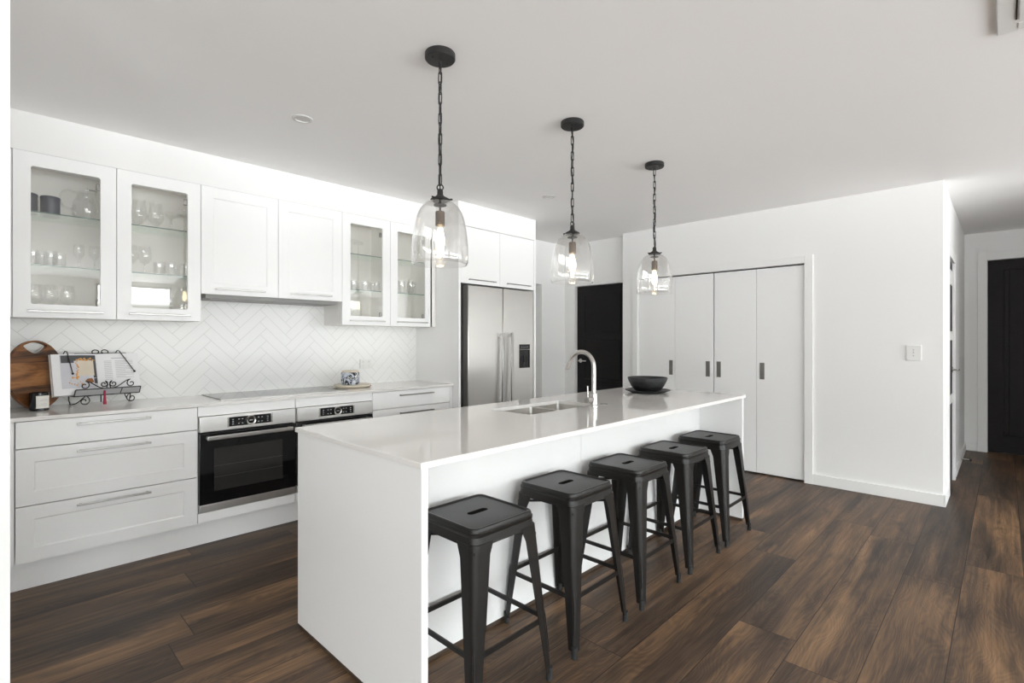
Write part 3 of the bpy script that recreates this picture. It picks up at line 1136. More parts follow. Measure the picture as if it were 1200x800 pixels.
# tap
fx, fy = 2.517, 1.762
org = (fx, fy, T)
tp = thing('kitchen_tap', 'brushed gooseneck mixer tap standing beside the island sink', 'tap', org)
MB(org).lathe([(0.0, T), (0.026, T), (0.026, T + 0.006), (0.0225, T + 0.010), (0.0225, T + 0.075), (0.0165, T + 0.080), (0.0, T + 0.080)], (fx, fy, 0), 28).build('base', M['chrome'], tp)
pts = [(fx, fy, T + 0.07), (fx, fy, T + 0.16)]
ra, zc = 0.092, 1.136
for k in range(0, 15):
    a = R(180 - k * 11.2)
    pts.append((fx, fy + ra + ra * math.cos(a), zc + ra * math.sin(a)))
MB(org).tube(pts, 0.0135, 16).build('gooseneck', M['chrome'], tp)
a = R(180 - 14 * 11.2)
pe = Vector(pts[-1])
dr_ = Vector((0, math.sin(a), -math.cos(a))).normalized()
MB(org).tube([pe - dr_ * 0.012, pe + dr_ * 0.010, pe + dr_ * 0.022, pe + dr_ * 0.058], [0.0135, 0.0140, 0.0155, 0.0155], 18).build('spray_head', M['chrome'], tp)
lv = MB(org).tube([(fx - 0.015, fy, T + 0.042), (fx - 0.074, fy, T + 0.042)], 0.0165, 18)
lv = lv.build('valve', M['chrome'], tp)
MB(org).tube([(fx - 0.062, fy, T + 0.052), (fx - 0.063, fy + 0.001, T + 0.125)], 0.0042, 10).build('lever', M['chrome'], lv)
sw = MB((2.627, 1.765, T)).lathe([(0.0, T + 0.004), (0.012, T + 0.004), (0.013, T + 0.0025), (0.023, T + 0.0025), (0.025, T), (0.0, T)], (2.627, 1.765, 0), 28)
tag(sw.build('air_switch', M['chrome']), 'small round chrome button beside the tap', 'button')

# bowl and plate
bc = (3.46, 1.935)
tag(MB((bc[0], bc[1], T)).lathe([(0, 0.0), (0.105, 0.0), (0.125, 0.004), (0.164, 0.019), (0.167, 0.022), (0.163, 0.024), (0.122, 0.0095), (0.0, 0.0085)], (bc[0], bc[1], T), 56).build('plate', M['blackplate']),
    'large matt black plate under the black bowl on the island', 'plate')
tag(MB((bc[0], bc[1], T + 0.009)).lathe([(0, 0.0), (0.080, 0.0), (0.096, 0.012), (0.122, 0.045), (0.140, 0.080), (0.146, 0.100), (0.1455, 0.106), (0.141, 0.107), (0.138, 0.102), (0.132, 0.080), (0.114, 0.047), (0.088, 0.018), (0, 0.012)], (bc[0], bc[1], T + 0.0090), 64).build('bowl', M['blackceramic']),
    'round black textured bowl on the island worktop', 'bowl')
#SECTION3
# ------------------------------------------------------------------ bar stools
SH = 0.65


def make_stool():
    st = thing('bar_stool', 'x', 'bar stool', (0, 0, 0), 0, 'gunmetal stools along the island')

    def rsq(h, r, z, n=6):
        p = []
        for cx, cy, a0 in ((h - r, h - r, 0), (-h + r, h - r, 90), (-h + r, -h + r, 180), (h - r, -h + r, 270)):
            for k in range(n + 1):
                a = R(a0 + k * 90 / n)
                p.append((cx + r * math.cos(a), cy + r * math.sin(a), z))
        return p
    mb = MB()
    H = SH
    rows = [rsq(0.1625, 0.038, H - 0.062), rsq(0.1585, 0.038, H - 0.030), rsq(0.1600, 0.038, H - 0.027), rsq(0.1600, 0.038, H - 0.018), rsq(0.1565, 0.036, H - 0.015), rsq(0.1560, 0.036, H - 0.008),
            rsq(0.1535, 0.034, H - 0.002), rsq(0.149, 0.030, H), rsq(0.143, 0.026, H - 0.001), rsq(0.138, 0.022, H - 0.005)]
    vs = [[mb.v(p) for p in r] for r in rows]
    n = len(vs[0])
    for a, b in zip(vs[:-1], vs[1:]):
        for k in range(n):
            j = (k + 1) % n
            mb.face([a[k], a[j], b[j], b[k]])
    # top field with a slot, the slot walls go down
    top = vs[-1]
    sl = []
    L, w = 0.033, 0.0155
    for cx, a0 in ((L, -90), (-L, 90)):
        for k in range(13):
            a = R(a0 + k * 15)
            sl.append((cx + w * math.cos(a), w * math.sin(a)))
    # slot ring ordered to start at +x+y like the outer ring
    sl = sl[7:] + sl[:7]
    m = len(sl)
    si = [mb.v((p[0], p[1], H - 0.0055)) for p in sl]
    sb = [mb.v((p[0], p[1], H - 0.030)) for p in sl]
    ki = 0
    # stitch outer (n) and slot (m) rings by angle
    oa = [(math.atan2(v.co.y, v.co.x) % (2 * PI), v) for v in top]
    ia = [(math.atan2(v.co.y * 3.2, v.co.x) % (2 * PI), v) for v in si]
    oa.sort(key=lambda t: t[0])
    ia.sort(key=lambda t: t[0])
    i = j = 0
    while i < len(oa) or j < len(ia):
        ao = oa[i + 1][0] if i + 1 < len(oa) else oa[0][0] + 2 * PI if i + 1 == len(oa) else 99
        ai = ia[j + 1][0] if j + 1 < len(ia) else ia[0][0] + 2 * PI if j + 1 == len(ia) else 99
        if (ao <= ai and i < len(oa)) or j >= len(ia):
            mb.face([oa[i % n][1], oa[(i + 1) % n][1], ia[j % m][1]])
            i += 1
        else:
            mb.face([oa[i % n][1], ia[(j + 1) % m][1], ia[j % m][1]])
            j += 1
    for k in range(m):
        q = (k + 1) % m
        mb.face([si[k], si[q], sb[q], sb[k]])
    # closed underside
    und = [mb.v(p) for p in rsq(0.157, 0.038, H - 0.062)]
    un2 = [mb.v(p) for p in rsq(0.152, 0.036, H - 0.032)]
    for k in range(n):
        q = (k + 1) % n
        mb.face([vs[0][k], vs[0][q], und[q], und[k]])
        mb.face([und[k], und[q], un2[q], un2[k]])
    mb.face(un2)
    mb.build('seat', M['gunmetal'], st, 30)

    def leg_section(cx, cy, sx, sy, arm, r, th, z):
        """an L with a rounded outer corner at (cx, cy); sx, sy point outwards"""
        out, inn = [], []
        out.append((cx - sx * arm, cy))
        for k in range(7):
            a = k / 6 * PI / 2
            out.append((cx - sx * r + sx * r * math.sin(a), cy - sy * r + sy * r * math.cos(a)))
        out.append((cx, cy - sy * arm))
        r2 = max(r - th, 0.002)
        inn.append((cx - sx * th, cy - sy * arm))
        for k in range(7):
            a = PI / 2 - k / 6 * PI / 2
            inn.append((cx - sx * r + sx * r2 * math.sin(a), cy - sy * r + sy * r2 * math.cos(a)))
        inn.append((cx - sx * arm, cy - sy * th))
        return [(p[0], p[1], z) for p in out + inn]

    zt, zb = H - 0.052, 0.030
    ct, cb = 0.1632, 0.2040
    for sx, sy in ((1, 1), (-1, 1), (-1, -1), (1, -1)):
        rows = []
        for k in range(12):
            t = k / 11
            z = zt + (zb - zt) * t
            c = ct + (cb - ct) * t
            arm = 0.076 + (0.033 - 0.076) * min(1, t * 1.02)
            if t < 0.09:
                arm += 0.016 * (1 - t / 0.09)
            rows.append(leg_section(sx * c, sy * c, sx, sy, arm, 0.030 + (0.016 - 0.030) * t, 0.004, z))
        lg = MB().rings(rows).build('leg', M['gunmetal'], st, 40)
        # pressed rib on the lower half of the corner
        rib = MB()
        pts, rad = [], []
        for k in range(9):
            t = 0.58 + 0.30 * k / 8
            z = zt + (zb - zt) * t
            c = ct + (cb - ct) * t
            r = 0.030 + (0.016 - 0.030) * t
            q = c - r * 0.293
            off = -0.004 if k in (0, 8) else -0.0012
            pts.append((sx * (q + off * 0.707), sy * (q + off * 0.707), z))
            rad.append(0.0045)
        rib.tube(pts, rad, 8)
        rib.build('pressed_rib', M['gunmetal'], lg)
        c = cb - 0.010
        ft = MB().rings([[(sx * c + 0.0125 * math.cos(2 * PI * j / 14), sy * c + 0.0125 * math.sin(2 * PI * j / 14), z) for j in range(14)] for z in (0.0, 0.048)])
        ft.build('rubber_foot', M['rubber'], lg)
    # foot rails, all at one height, and thin braces under the seat
    zr = 0.235
    t = (zt - zr) / (zt - zb)
    c = ct + (cb - ct) * t - 0.006
    for (x0, y0, x1, y1) in ((-c, -c, c, -c), (c, -c, c, c), (c, c, -c, c), (-c, c, -c, -c)):
        d = Vector((x1 - x0, y1 - y0, 0)).normalized()
        nn = Vector((0, 0, 1)).cross(d)
        A, B = Vector((x0, y0, zr)) + d * 0.010, Vector((x1, y1, zr)) - d * 0.010
        sec = lambda P: [P + nn * a + Vector((0, 0, b)) for a, b in ((-.004, -.009), (.004, -.009), (.004, .009), (-.004, .009))]
        MB().rings([sec(A), sec(B)]).build('foot_rail', M['gunmetal'], st)
    cc = 0.158
    for (x0, y0, x1, y1) in ((-cc, -cc, cc, cc), (-cc, cc, cc, -cc)):
        dz = 0.006 if y0 < y1 else -0.006
        MB().tube([(x0, y0, H - 0.085 + dz), (x1, y1, H - 0.085 + dz)], 0.0055, 8).build('cross_brace', M['gunmetal'], st)
    return st


stool = make_stool()
spots = [(1.302, 1.448, 0.0, 'gunmetal bar stool beside the near end panel of the island'),
         (1.857, 1.455, 0.0, 'second gunmetal bar stool from the near end of the island'),
         (2.386, 1.450, 0.0, 'middle one of the five gunmetal stools at the island'),
         (2.908, 1.450, 0.0, 'fourth gunmetal bar stool counted from the near end of the island'),
         (3.430, 1.450, 0.0, 'farthest gunmetal stool, beside the far end panel of the island')]
for k, (x, y, rz, lb) in enumerate(spots):
    if k == 0:
        stool.location = (x, y, 0)
        stool.rotation_euler.z = rz
        stool['label'] = lb
    else:
        dup(stool, (x, y, 0), rz, lb)

# ------------------------------------------------------------------ pendant lamps
PZ = 1.628         # rim of the shade


def make_pendant():
    root = thing('pendant_lamp', 'x', 'pendant lamp', (0, 0, CEIL), 0, 'glass pendants over the island')
    o = (0, 0, CEIL)
    ca = MB(o).lathe([(0, CEIL), (0.064, CEIL), (0.066, CEIL - 0.003), (0.066, CEIL - 0.024), (0.062, CEIL - 0.029), (0.0, CEIL - 0.030)], (0, 0, 0), 40).build('canopy', M['iron'], root)
    for s in (-1, 1):
        MB(o).lathe([(0, CEIL - 0.0345), (0.004, CEIL - 0.034), (0.005, CEIL - 0.029)], (s * 0.040, 0.0, 0), 10).build('screw', M['gap'], ca)
    MB(o).tube([(0.0, 0, CEIL - 0.028), (0.007, 0, CEIL - 0.036), (0, 0, CEIL - 0.046), (-0.007, 0, CEIL - 0.036)], 0.0022, 8, True).build('hook', M['iron'], ca)
    ring_z = PZ + 0.337
    ch = MB(o)
    ztop, zbot = CEIL - 0.040, ring_z + 0.012
    n = 12
    pitch = (ztop - zbot) / n
    for k in range(n):
        zc = ztop - pitch * (k + 0.5)
        h, w = pitch / 2 + 0.0042, 0.0075
        loop = []
        for j in range(16):
            a = 2 * PI * j / 16
            x = w * math.cos(a)
            z = math.sin(a) * w + (h - w if math.sin(a) > 0.01 else -(h - w) if math.sin(a) < -0.01 else 0)
            loop.append((x, z))
        tw = R(90 * (k % 2) + 20 + 7 * math.sin(k * 2.1))
        ch.tube([(p[0] * math.cos(tw), p[0] * math.sin(tw), zc + p[1]) for p in loop], 0.0026, 7, True)
    ch.build('chain', M['iron'], root)
    cd = MB(o)
    cp = []
    for k in range(40):
        t = k / 39
        cp.append((0.0055 * math.sin(t * 19), 0.0055 * math.cos(t * 17), CEIL - 0.03 - t * (CEIL - 0.03 - PZ - 0.30)))
    cd.tube(cp, 0.0030, 6)
    cd.build('cord', M['iron'], root)
    tw = R(-45)
    rg = [(0.0135 * math.cos(2 * PI * j / 20) * math.cos(tw), 0.0135 * math.cos(2 * PI * j / 20) * math.sin(tw), ring_z + 0.0135 * math.sin(2 * PI * j / 20)) for j in range(20)]
    MB(o).tube(rg, 0.0028, 8, True).build('ring', M['iron'], root)
    cpz = PZ + 0.281
    cap = MB(o).lathe([(0, cpz + 0.048), (0.011, cpz + 0.048), (0.013, cpz + 0.040), (0.013, cpz + 0.026), (0.018, cpz + 0.018), (0.040, cpz + 0.006), (0.042, cpz + 0.003), (0.042, cpz), (0, cpz)], (0, 0, 0), 32)
    cap = cap.build('cap', M['iron'], root)
    for s in (0, 1, 2):
        a = R(-46 + 120 * s)
        MB(o).tube([(0.036 * math.cos(a), 0.036 * math.sin(a), cpz + 0.004), (0.054 * math.cos(a), 0.054 * math.sin(a), cpz + 0.004)], 0.004, 8).build('thumbscrew', M['iron'], cap)
    MB(o).lathe([(0, PZ + 0.262), (0.028, PZ + 0.262), (0.028, PZ + 0.258), (0, PZ + 0.258)], (0, 0, 0), 24).tube([(0, 0, cpz + 0.01), (0, 0, PZ + 0.222)], 0.0045, 10).build('stem', M['iron'], root)
    so = MB(o).lathe([(0, PZ + 0.232), (0.019, PZ + 0.232), (0.0205, PZ + 0.229), (0.0205, PZ + 0.170), (0.018, PZ + 0.169), (0, PZ + 0.169)], (0, 0, 0), 28)
    so.build('socket', M['brass'], root)
    bu = MB(o).lathe([(0.012, PZ + 0.172), (0.013, PZ + 0.162), (0.019, PZ + 0.142), (0.0265, PZ + 0.112), (0.0285, PZ + 0.092), (0.025, PZ + 0.072), (0.015, PZ + 0.058), (0, PZ + 0.053)], (0, 0, 0), 28)
    bu = bu.build('bulb', M['shade'], root, 60)
    MB(o).lathe([(0.0, PZ + 0.164), (0.009, PZ + 0.158), (0.017, PZ + 0.130), (0.021, PZ + 0.105), (0.018, PZ + 0.082), (0.0, PZ + 0.064)], (0, 0, 0), 16).build('filament', M['bulb'], bu)
    prof = [(0.117, 0.0), (0.1215, 0.006), (0.1235, 0.018), (0.1238, 0.050), (0.1225, 0.085), (0.1192, 0.122), (0.1140, 0.161), (0.1045, 0.2014), (0.0955, 0.225), (0.0840, 0.246), (0.0660, 0.265), (0.0500, 0.2745), (0.036, 0.279)]
    inner = [(max(r - 0.003, 0.001), z + (0.0 if i < 10 else -0.003)) for i, (r, z) in enumerate(prof)]
    sh = MB(o).lathe(prof + list(reversed(inner)) + [prof[0]], (0, 0, PZ), 64)
    sh.build('shade', M['shade'], root, 80)
    return root


pend = make_pendant()
for k, (x, y, lb) in enumerate(((1.372, 1.770, 'clear glass dome pendant lamp nearest the window side, largest in view'),
                                (2.330, 1.780, 'middle clear glass dome pendant lamp over the sink'),
                                (3.281, 1.780, 'clear glass dome pendant lamp hanging in front of the bifold doors'))):
    if k == 0:
        pend.location = (x, y, CEIL)
        pend['label'] = 'clear glass dome pendant lamp hanging closest, over the near end of the island'
    else:
        dup(pend, (x, y, CEIL), R((0, 35, 80)[k]), lb)

# downlights
for x, y, lb in ((1.233, 2.847, 'small recessed downlight above the aisle facing the ovens'), (3.399, 2.855, 'small recessed downlight in front of the fridge')):
    d = thing('downlight', lb, 'downlight', (x, y, CEIL), 0, 'recessed ceiling downlights')
    MB((0, 0, CEIL)).lathe([(0.036, CEIL - 0.001), (0.040, CEIL - 0.006), (0.053, CEIL - 0.004), (0.057, CEIL), (0.036, CEIL)], (0, 0, 0), 36).build('trim_ring', M['ring'], d)
    MB((0, 0, CEIL)).lathe([(0, CEIL - 0.0015), (0.037, CEIL - 0.0015), (0.037, CEIL)], (0, 0, 0), 28).build('lens', M['lens'], d)

# ceiling air conditioner cassette
org = (2.39, -0.45, CEIL)
ac = thing('air_conditioner', 'white ceiling air conditioner cassette at the top right corner', 'air conditioner', org)
ax1, ay1 = 2.868, 0.024
ax0, ay0 = ax1 - 0.95, ay1 - 0.95
MB(org).box(ax0, ax1, ay0, ay1, CEIL - 0.011, CEIL, 0.004).build('frame', M['acwhite'], ac)
MB(org).box(ax0 + 0.10, ax1 - 0.10, ay1 - 0.058, ay1 - 0.0535, CEIL - 0.0125, CEIL - 0.0105).build('air_slot', M['gap'], ac)
MB(org).box(ax0 + 0.10, ax1 - 0.10, ay0 + 0.0535, ay0 + 0.058, CEIL - 0.0125, CEIL - 0.0105).build('air_slot', M['gap'], ac)
MB(org).box(ax0 + 0.0535, ax0 + 0.058, ay0 + 0.10, ay1 - 0.10, CEIL - 0.0125, CEIL - 0.0105).build('air_slot', M['gap'], ac)
MB(org).box(ax0 + 0.06, ax1 - 0.10, ay0 + 0.062, ay1 - 0.062, CEIL - 0.017, CEIL - 0.0105, 0.003).build('intake_panel', M['acwhite'], ac)
im = MB(org).box(ax1 - 0.066, ax1 - 0.022, ay1 - 0.30, ay1 - 0.062, CEIL - 0.0130, CEIL - 0.0105, 0.0006)
for k in range(3):
    yy = ay1 - 0.078 - k * 0.035
    im.rings([[(ax1 - 0.036, yy, z), (ax1 - 0.036, yy - 0.012, z), (ax1 - 0.047, yy - 0.006, z)] for z in (CEIL - 0.0136, CEIL - 0.0125)], mi=1)
im.build('indicator_strip', [M['acwhite'], M['text']], ac)

# wall switch, power outlet, door stop
org = (XF, 0.5255, 1.2)
s = thing('light_switch', 'white wall switch plate on the far wall', 'light switch', org)
MB(org).box(5.1785, XF, 0.477, 0.574, 1.137, 1.260, 0.003).build('plate', M['acwhite'], s)
for z in (1.222, 1.202, 1.176):
    MB(org).box(5.1765, 5.1795, 0.523, 0.532, z - 0.006, z + 0.004, 0.001).build('rocker', M['text'], s)
org = (2.374, 4.162, 1.085)
s = thing('power_outlet', 'white double power outlet on the herringbone tiles', 'power outlet', org)
sb = MB(org).box(2.319, 2.434, 4.150, 4.162, 1.044, 1.127, 0.002)
for x in (2.347, 2.405):
    sb.box(x - 0.006, x - 0.003, 4.1494, 4.1505, 1.068, 1.078, 0, 1).box(x + 0.003, x + 0.006, 4.1494, 4.1505, 1.068, 1.078, 0, 1).box(x - 0.0015, x + 0.0015, 4.1494, 4.1505, 1.054, 1.064, 0, 1)
    MB(org).box(x - 0.006, x + 0.006, 4.1490, 4.1505, 1.098, 1.114, 0.001).build('switch', M['ring'], s)
sb.build('plate', [M['acwhite'], M['ring']], s)
org = (7.1, 0.329, 0.055)
s = thing('door_stop', 'small metal door stop on the hall baseboard', 'door stop', org)
MB(org).tube([(7.1, 0.3295, 0.055), (7.1, 0.262, 0.055)], 0.007, 10).build('rod', M['chrome'], s)
MB(org).tube([(7.1, 0.264, 0.055), (7.1, 0.245, 0.055)], 0.011, 12).build('bumper', M['rubber'], s)
#SECTION4
# ------------------------------------------------------------------ things on the worktop


def plate_with_hole(mb, outer, hole, y0, y1):
    tb = bmesh.new()
    es = []
    for lp in (outer, hole):
        vs = [tb.verts.new((p[0], 0, p[1])) for p in lp]
        for k in range(len(vs)):
            es.append(tb.edges.new((vs[k], vs[(k + 1) % len(vs)])))
    bmesh.ops.triangle_fill(tb, use_beauty=True, use_dissolve=False, edges=es)
    for y, b in ((y0, False), (y1, True)):
        mp = {v: mb.v((v.co.x, y, v.co.z)) for v in tb.verts}
        for f in tb.faces:
            mb.face([mp[v] for v in f.verts])
        tb.verts.ensure_lookup_table()
        row = [mp[v] for v in tb.verts]
        if not b:
            front = row
        else:
            back = row
    n, m = len(outer), len(hole)
    for k in range(n):
        j = (k + 1) % n
        mb.face([front[k], front[j], back[j], back[k]])
    for k in range(m):
        j = (k + 1) % m
        mb.face([front[n + k], front[n + j], back[n + j], back[n + k]])
    tb.free()
    return mb


rb_ = 0.196
outer = [(rb_ * math.cos(2 * PI * k / 72), rb_ + rb_ * math.sin(2 * PI * k / 72)) for k in range(72)]
hole = []
for k in range(15):                      # upper arc, just inside the rim
    a = R(117 - 54 * k / 14)
    hole.append(((rb_ - 0.010) * math.cos(a), rb_ + (rb_ - 0.010) * math.sin(a)))
xe = hole[-1][0]
for k in range(1, 14):                   # lower arc of the grip
    t = k / 14
    hole.append((xe - 2 * xe * t, hole[14][1] - 0.044 * math.sin(PI * t) ** 0.8))
cbm = plate_with_hole(MB(), outer, hole, -0.009, 0.009)
cb = cbm.build('chopping_board', M['acacia'], None, 30)
tag(cb, 'round dark wood chopping board with a grip hole, leaning in the corner', 'chopping board')
cb.location = (0.203, 3.980, T + 0.0009)
cb.rotation_euler = (R(-5), 0, R(50))

org = (0.196, 3.893, T)
cn = thing('candle', 'black glass candle jar with a pale label before the chopping board', 'candle', org)
CX, CY = org[0], org[1]
MB(org).lathe([(0, T), (0.039, T), (0.042, T + 0.003), (0.042, T + 0.099), (0.040, T + 0.101), (0.038, T + 0.099), (0.038, T + 0.070), (0, T + 0.070)], (CX, CY, 0), 40).build('jar', M['candle'], cn)
lb_ = MB(org)
for k in range(10):
    a0, a1 = R(-112 + k * 9.2), R(-112 + (k + 1) * 9.2)
    q = [(CX + 0.0424 * math.cos(a), CY + 0.0424 * math.sin(a), z) for a, z in ((a0, T + 0.014), (a1, T + 0.014), (a1, T + 0.084), (a0, T + 0.084))]
    lb_.face([lb_.v(p) for p in q])
lb_ = lb_.build('label', M['label'], cn)
lt = MB(org)
for z, w0, w1 in ((0.062, -86, -44), (0.056, -94, -36), (0.038, -84, -46), (0.030, -92, -40)):
    for k in range(6):
        a0, a1 = R(w0 + (w1 - w0) * k / 6), R(w0 + (w1 - w0) * (k + 0.8) / 6)
        q = [(CX + 0.0427 * math.cos(a), CY + 0.0427 * math.sin(a), z_) for a, z_ in ((a0, T + z), (a1, T + z), (a1, T + z + 0.002), (a0, T + z + 0.002))]
        lt.face([lt.v(p) for p in q])
lt.build('label_print', M['text'], lb_)

# cookbook stand with the open book
SRZ = R(9)
SLOC = (0.505, 3.985, T)
stn = thing('cookbook_stand', 'black wrought iron scroll cookbook stand with a red tassel', 'book stand', SLOC, SRZ)
RODR = 0.0030


def spiral(cx, cz, r0, r1, a0, a1, y, n=22):
    out = []
    for k in range(n + 1):
        t = k / n
        a = R(a0 + (a1 - a0) * t)
        r = r0 + (r1 - r0) * t
        out.append((cx + r * math.cos(a), y, cz + r * math.sin(a)))
    return out


def tube_local(pts, parent, name, r=RODR):
    return MB().tube(pts, r, 7).build(name, M['iron'], parent)


LZ0, LZ1, LYF = 0.062, 0.100, -0.036
ld = MB()
ld.box(-0.163, 0.163, LYF - 0.001, LYF + 0.001, LZ0 + 0.003, LZ1 - 0.003)
ld.box(-0.163, 0.163, LYF, 0.022, LZ0 + 0.001, LZ0 + 0.003)
ld.build('ledge_plate', M['greyplate'], stn)
fr_ = MB()
loop = [(-0.166, LYF, LZ0), (0.160, LYF, LZ0), (0.168, LYF, LZ1), (-0.158, LYF, LZ1)]
for k in range(4):
    fr_.tube([loop[k], loop[(k + 1) % 4]], 0.0032, 7)
for x in (-0.166, 0.160, 0.06):
    fr_.tube([(x, LYF, LZ0), (x, 0.024, LZ0)], 0.0028, 7)
fr_.tube([(0.058, LYF - 0.002, LZ0), (0.070, LYF - 0.002, LZ1)], 0.0025, 7)
fr_.build('ledge_frame', M['iron'], stn)
for s in (-1, 1):
    if s > 0:
        p = [(-q[0], q[1], q[2]) for q in spiral(-0.116, LZ1 + 0.024, 0.005, 0.025, -330, 80, LYF, 30)]
    else:
        p = spiral(-0.116, LZ1 + 0.024, 0.005, 0.025, -330, 80, LYF, 30)
    x0, z0 = p[-1][0], p[-1][2]
    sg = -s
    for k in range(1, 9):
        t = k / 8
        ease = t * t * (3 - 2 * t)
        p.append((x0 + sg * 0.085 * t, LYF, z0 + (LZ1 + 0.003 - z0) * ease))
    tube_local(p, stn, 'scroll')
    q = [(s * (0.024 + a[0]), a[1], a[2]) for a in spiral(0, LZ1 + 0.027, 0.005, 0.021, 560, 110, LYF, 30)]
    q += [(s * 0.004, LYF, LZ1 + 0.022), (s * 0.010, LYF, LZ1 + 0.004)]
    tube_local(q, stn, 'scroll')
    # scroll foot and the bar running to it
    f = [(s * (0.118 + a[0]), a[1], a[2]) for a in spiral(0, 0.0315, 0.005, 0.0282, 560, 110, LYF, 30)]
    f += [(s * 0.092, LYF, 0.0605), (s * 0.080, LYF, LZ0)]
    tube_local(f, stn, 'scroll_foot')
    leg = []
    for k in range(11):
        t = k / 10
        leg.append((s * (0.095 + 0.055 * t), LYF + 0.05 + 0.085 * t, LZ0 - (LZ0 - 0.003) * math.sin(t * PI / 2)))
    leg += [(s * 0.156, 0.105, 0.030), (s * 0.158, 0.10, 0.075)]
    leg = [(s * 0.075, LYF, LZ0)] + leg
    tube_local(leg, stn, 'back_leg')
TILT = R(17)
PO = Vector((0, 0.004, LZ0 + 0.004))
PU = Vector((0, math.sin(TILT), math.cos(TILT)))
PN = Vector((0, -math.cos(TILT), math.sin(TILT)))
BX = -0.034         # spine position on the ledge


def pp(s, t, n=0.0):
    return tuple(PO + Vector((s, 0, 0)) + PU * t + PN * n)


bf = MB()
for s in (-0.13, 0.13):
    bf.tube([pp(s, -0.002, -0.020), pp(s, 0.262, -0.020)], 0.0032, 7)
bf.tube([pp(-0.13, 0.262, -0.02), pp(0.13, 0.262, -0.02)], 0.0032, 7)
bf.tube([pp(0, 0.25, -0.024), tuple(Vector(pp(0, 0.0, -0.02)) + Vector((0, 0.075, -0.055)))], 0.0032, 7)
bf.build('back_frame', M['iron'], stn)
for s in (-1, 1):
    q = []
    for k in range(20):
        a = R(-60 + 290 * k / 19)
        r = 0.020 - 0.006 * k / 19
        q.append(pp(BX + 0.030 + s * (0.022 + r * math.cos(a)), 0.262 + 0.010 + r * 0.75 * math.sin(a), -0.018))
    tube_local(q, stn, 'top_scroll')
for (s0, t0, s1, t1) in ((-0.178, 0.268, -0.158, 0.128), (0.080, 0.268, 0.152, 0.128)):
    hd = MB()
    hd.tube([pp(s0 - 0.004, 0.264, -0.022), pp(s0, t0 + 0.006, 0.0), pp(s0 + 0.002, t0 - 0.004, 0.026), pp(s1, t1, 0.024)], 0.0026, 7)
    cc = Vector(pp(s1, t1, 0.024))
    hd.lathe([(0, -0.007), (0.005, -0.005), (0.007, 0), (0.005, 0.005), (0, 0.007)], cc, 12)
    hd.build('page_holder', M['iron'], stn)
ts = MB()
ts.lathe([(0, 0.012), (0.0045, 0.011), (0.0060, -0.004), (0.0035, -0.014), (0.0060, -0.022), (0.0085, -0.066), (0.0085, -0.074), (0, -0.075)], (-0.022, LYF - 0.0095, LZ1 - 0.022), 16)
ts.build('tassel', M['tassel'], stn)

bk = thing('cookbook', 'open cookbook showing a cake photo, resting on the iron stand', 'book', SLOC, SRZ)
PW, PH = 0.215, 0.252


def page_height(u):
    return 0.004 + 0.010 * math.sin(min(1.0, u * 1.15) * PI * 0.72) ** 0.8 if u > 0 else 0.002


for s, nm in ((-1, 'left_pages'), (1, 'right_pages')):
    mb = MB()
    rows = []
    for k in range(13):
        u = k / 12
        n1 = page_height(u)
        rows.append([pp(BX + s * PW * u, 0.0005, -0.011), pp(BX + s * PW * u, PH, -0.011), pp(BX + s * PW * u, PH, n1), pp(BX + s * PW * u, 0.0005, n1)])
    mb.rings(rows)
    pg = mb.build('page_block', M['paperwhite'], bk)

    def patch(mb, pts, lift, mi):
        vs = [mb.v(pp(BX + s * PW * u, PH * t, page_height(u) + lift)) for u, t in pts]
        mb.face(vs, mi)

    def strip(mb, u0, u1, t0, t1, lift, mi, n=6):
        for k in range(n):
            a, b = u0 + (u1 - u0) * k / n, u0 + (u1 - u0) * (k + 1) / n
            patch(mb, [(a, t0), (b, t0), (b, t1), (a, t1)], lift, mi)
    if s < 0:
        ph = MB()
        strip(ph, 0.02, 0.82, 0.16, 0.975, 0.0004, 0, 12)
        strip(ph, 0.02, 0.80, 0.83, 0.965, 0.0007, 1, 12)
        strip(ph, 0.52, 0.80, 0.78, 0.965, 0.0008, 1, 6)
        strip(ph, 0.02, 0.10, 0.40, 0.84, 0.0007, 1, 3)
        strip(ph, 0.08, 0.44, 0.46, 0.84, 0.0011, 2, 8)
        rnd = random.Random(4)
        for k in range(46):
            if k < 16:
                u, t = 0.06 + 0.40 * k / 15, 0.845 + rnd.uniform(-0.02, 0.045)
            elif k < 30:
                u, t = 0.455 + rnd.uniform(-0.025, 0.03), 0.40 + 0.44 * (k - 16) / 13
            else:
                u, t = rnd.uniform(0.36, 0.66), rnd.uniform(0.20, 0.44)
            w = rnd.uniform(0.012, 0.028)
            patch(ph, [(u - w, t - w * .7), (u + w * .8, t - w * .9), (u + w, t + w * .6), (u - w * .4, t + w)], 0.0014 + 0.0001 * (k % 3), 3)
        poly = [(0.10, 0.30), (0.16, 0.27), (0.26, 0.28), (0.31, 0.32), (0.25, 0.38), (0.14, 0.39)]
        patch(ph, poly, 0.0015, 4)
        patch(ph, [(0.02, 0.26), (0.09, 0.26), (0.10, 0.38), (0.02, 0.40)], 0.0012, 1)
        ph.build('cake_photo', [M['photopale'], M['photodark'], M['cake'], M['crumb'], M['cakebrown']], pg)
    else:
        tx = MB()
        strip(tx, 0.34, 0.72, 0.865, 0.885, 0.0004, 0)
        for k in range(14):
            t = 0.80 - k * 0.036
            strip(tx, 0.16, 0.34, t, t + 0.010, 0.0004, 0, 3)
            if k < 13:
                strip(tx, 0.42, 0.86 if k % 4 != 3 else 0.66, t, t + 0.010, 0.0004, 0, 6)
        tx.build('recipe_text', M['text'], pg)
cvr = MB()
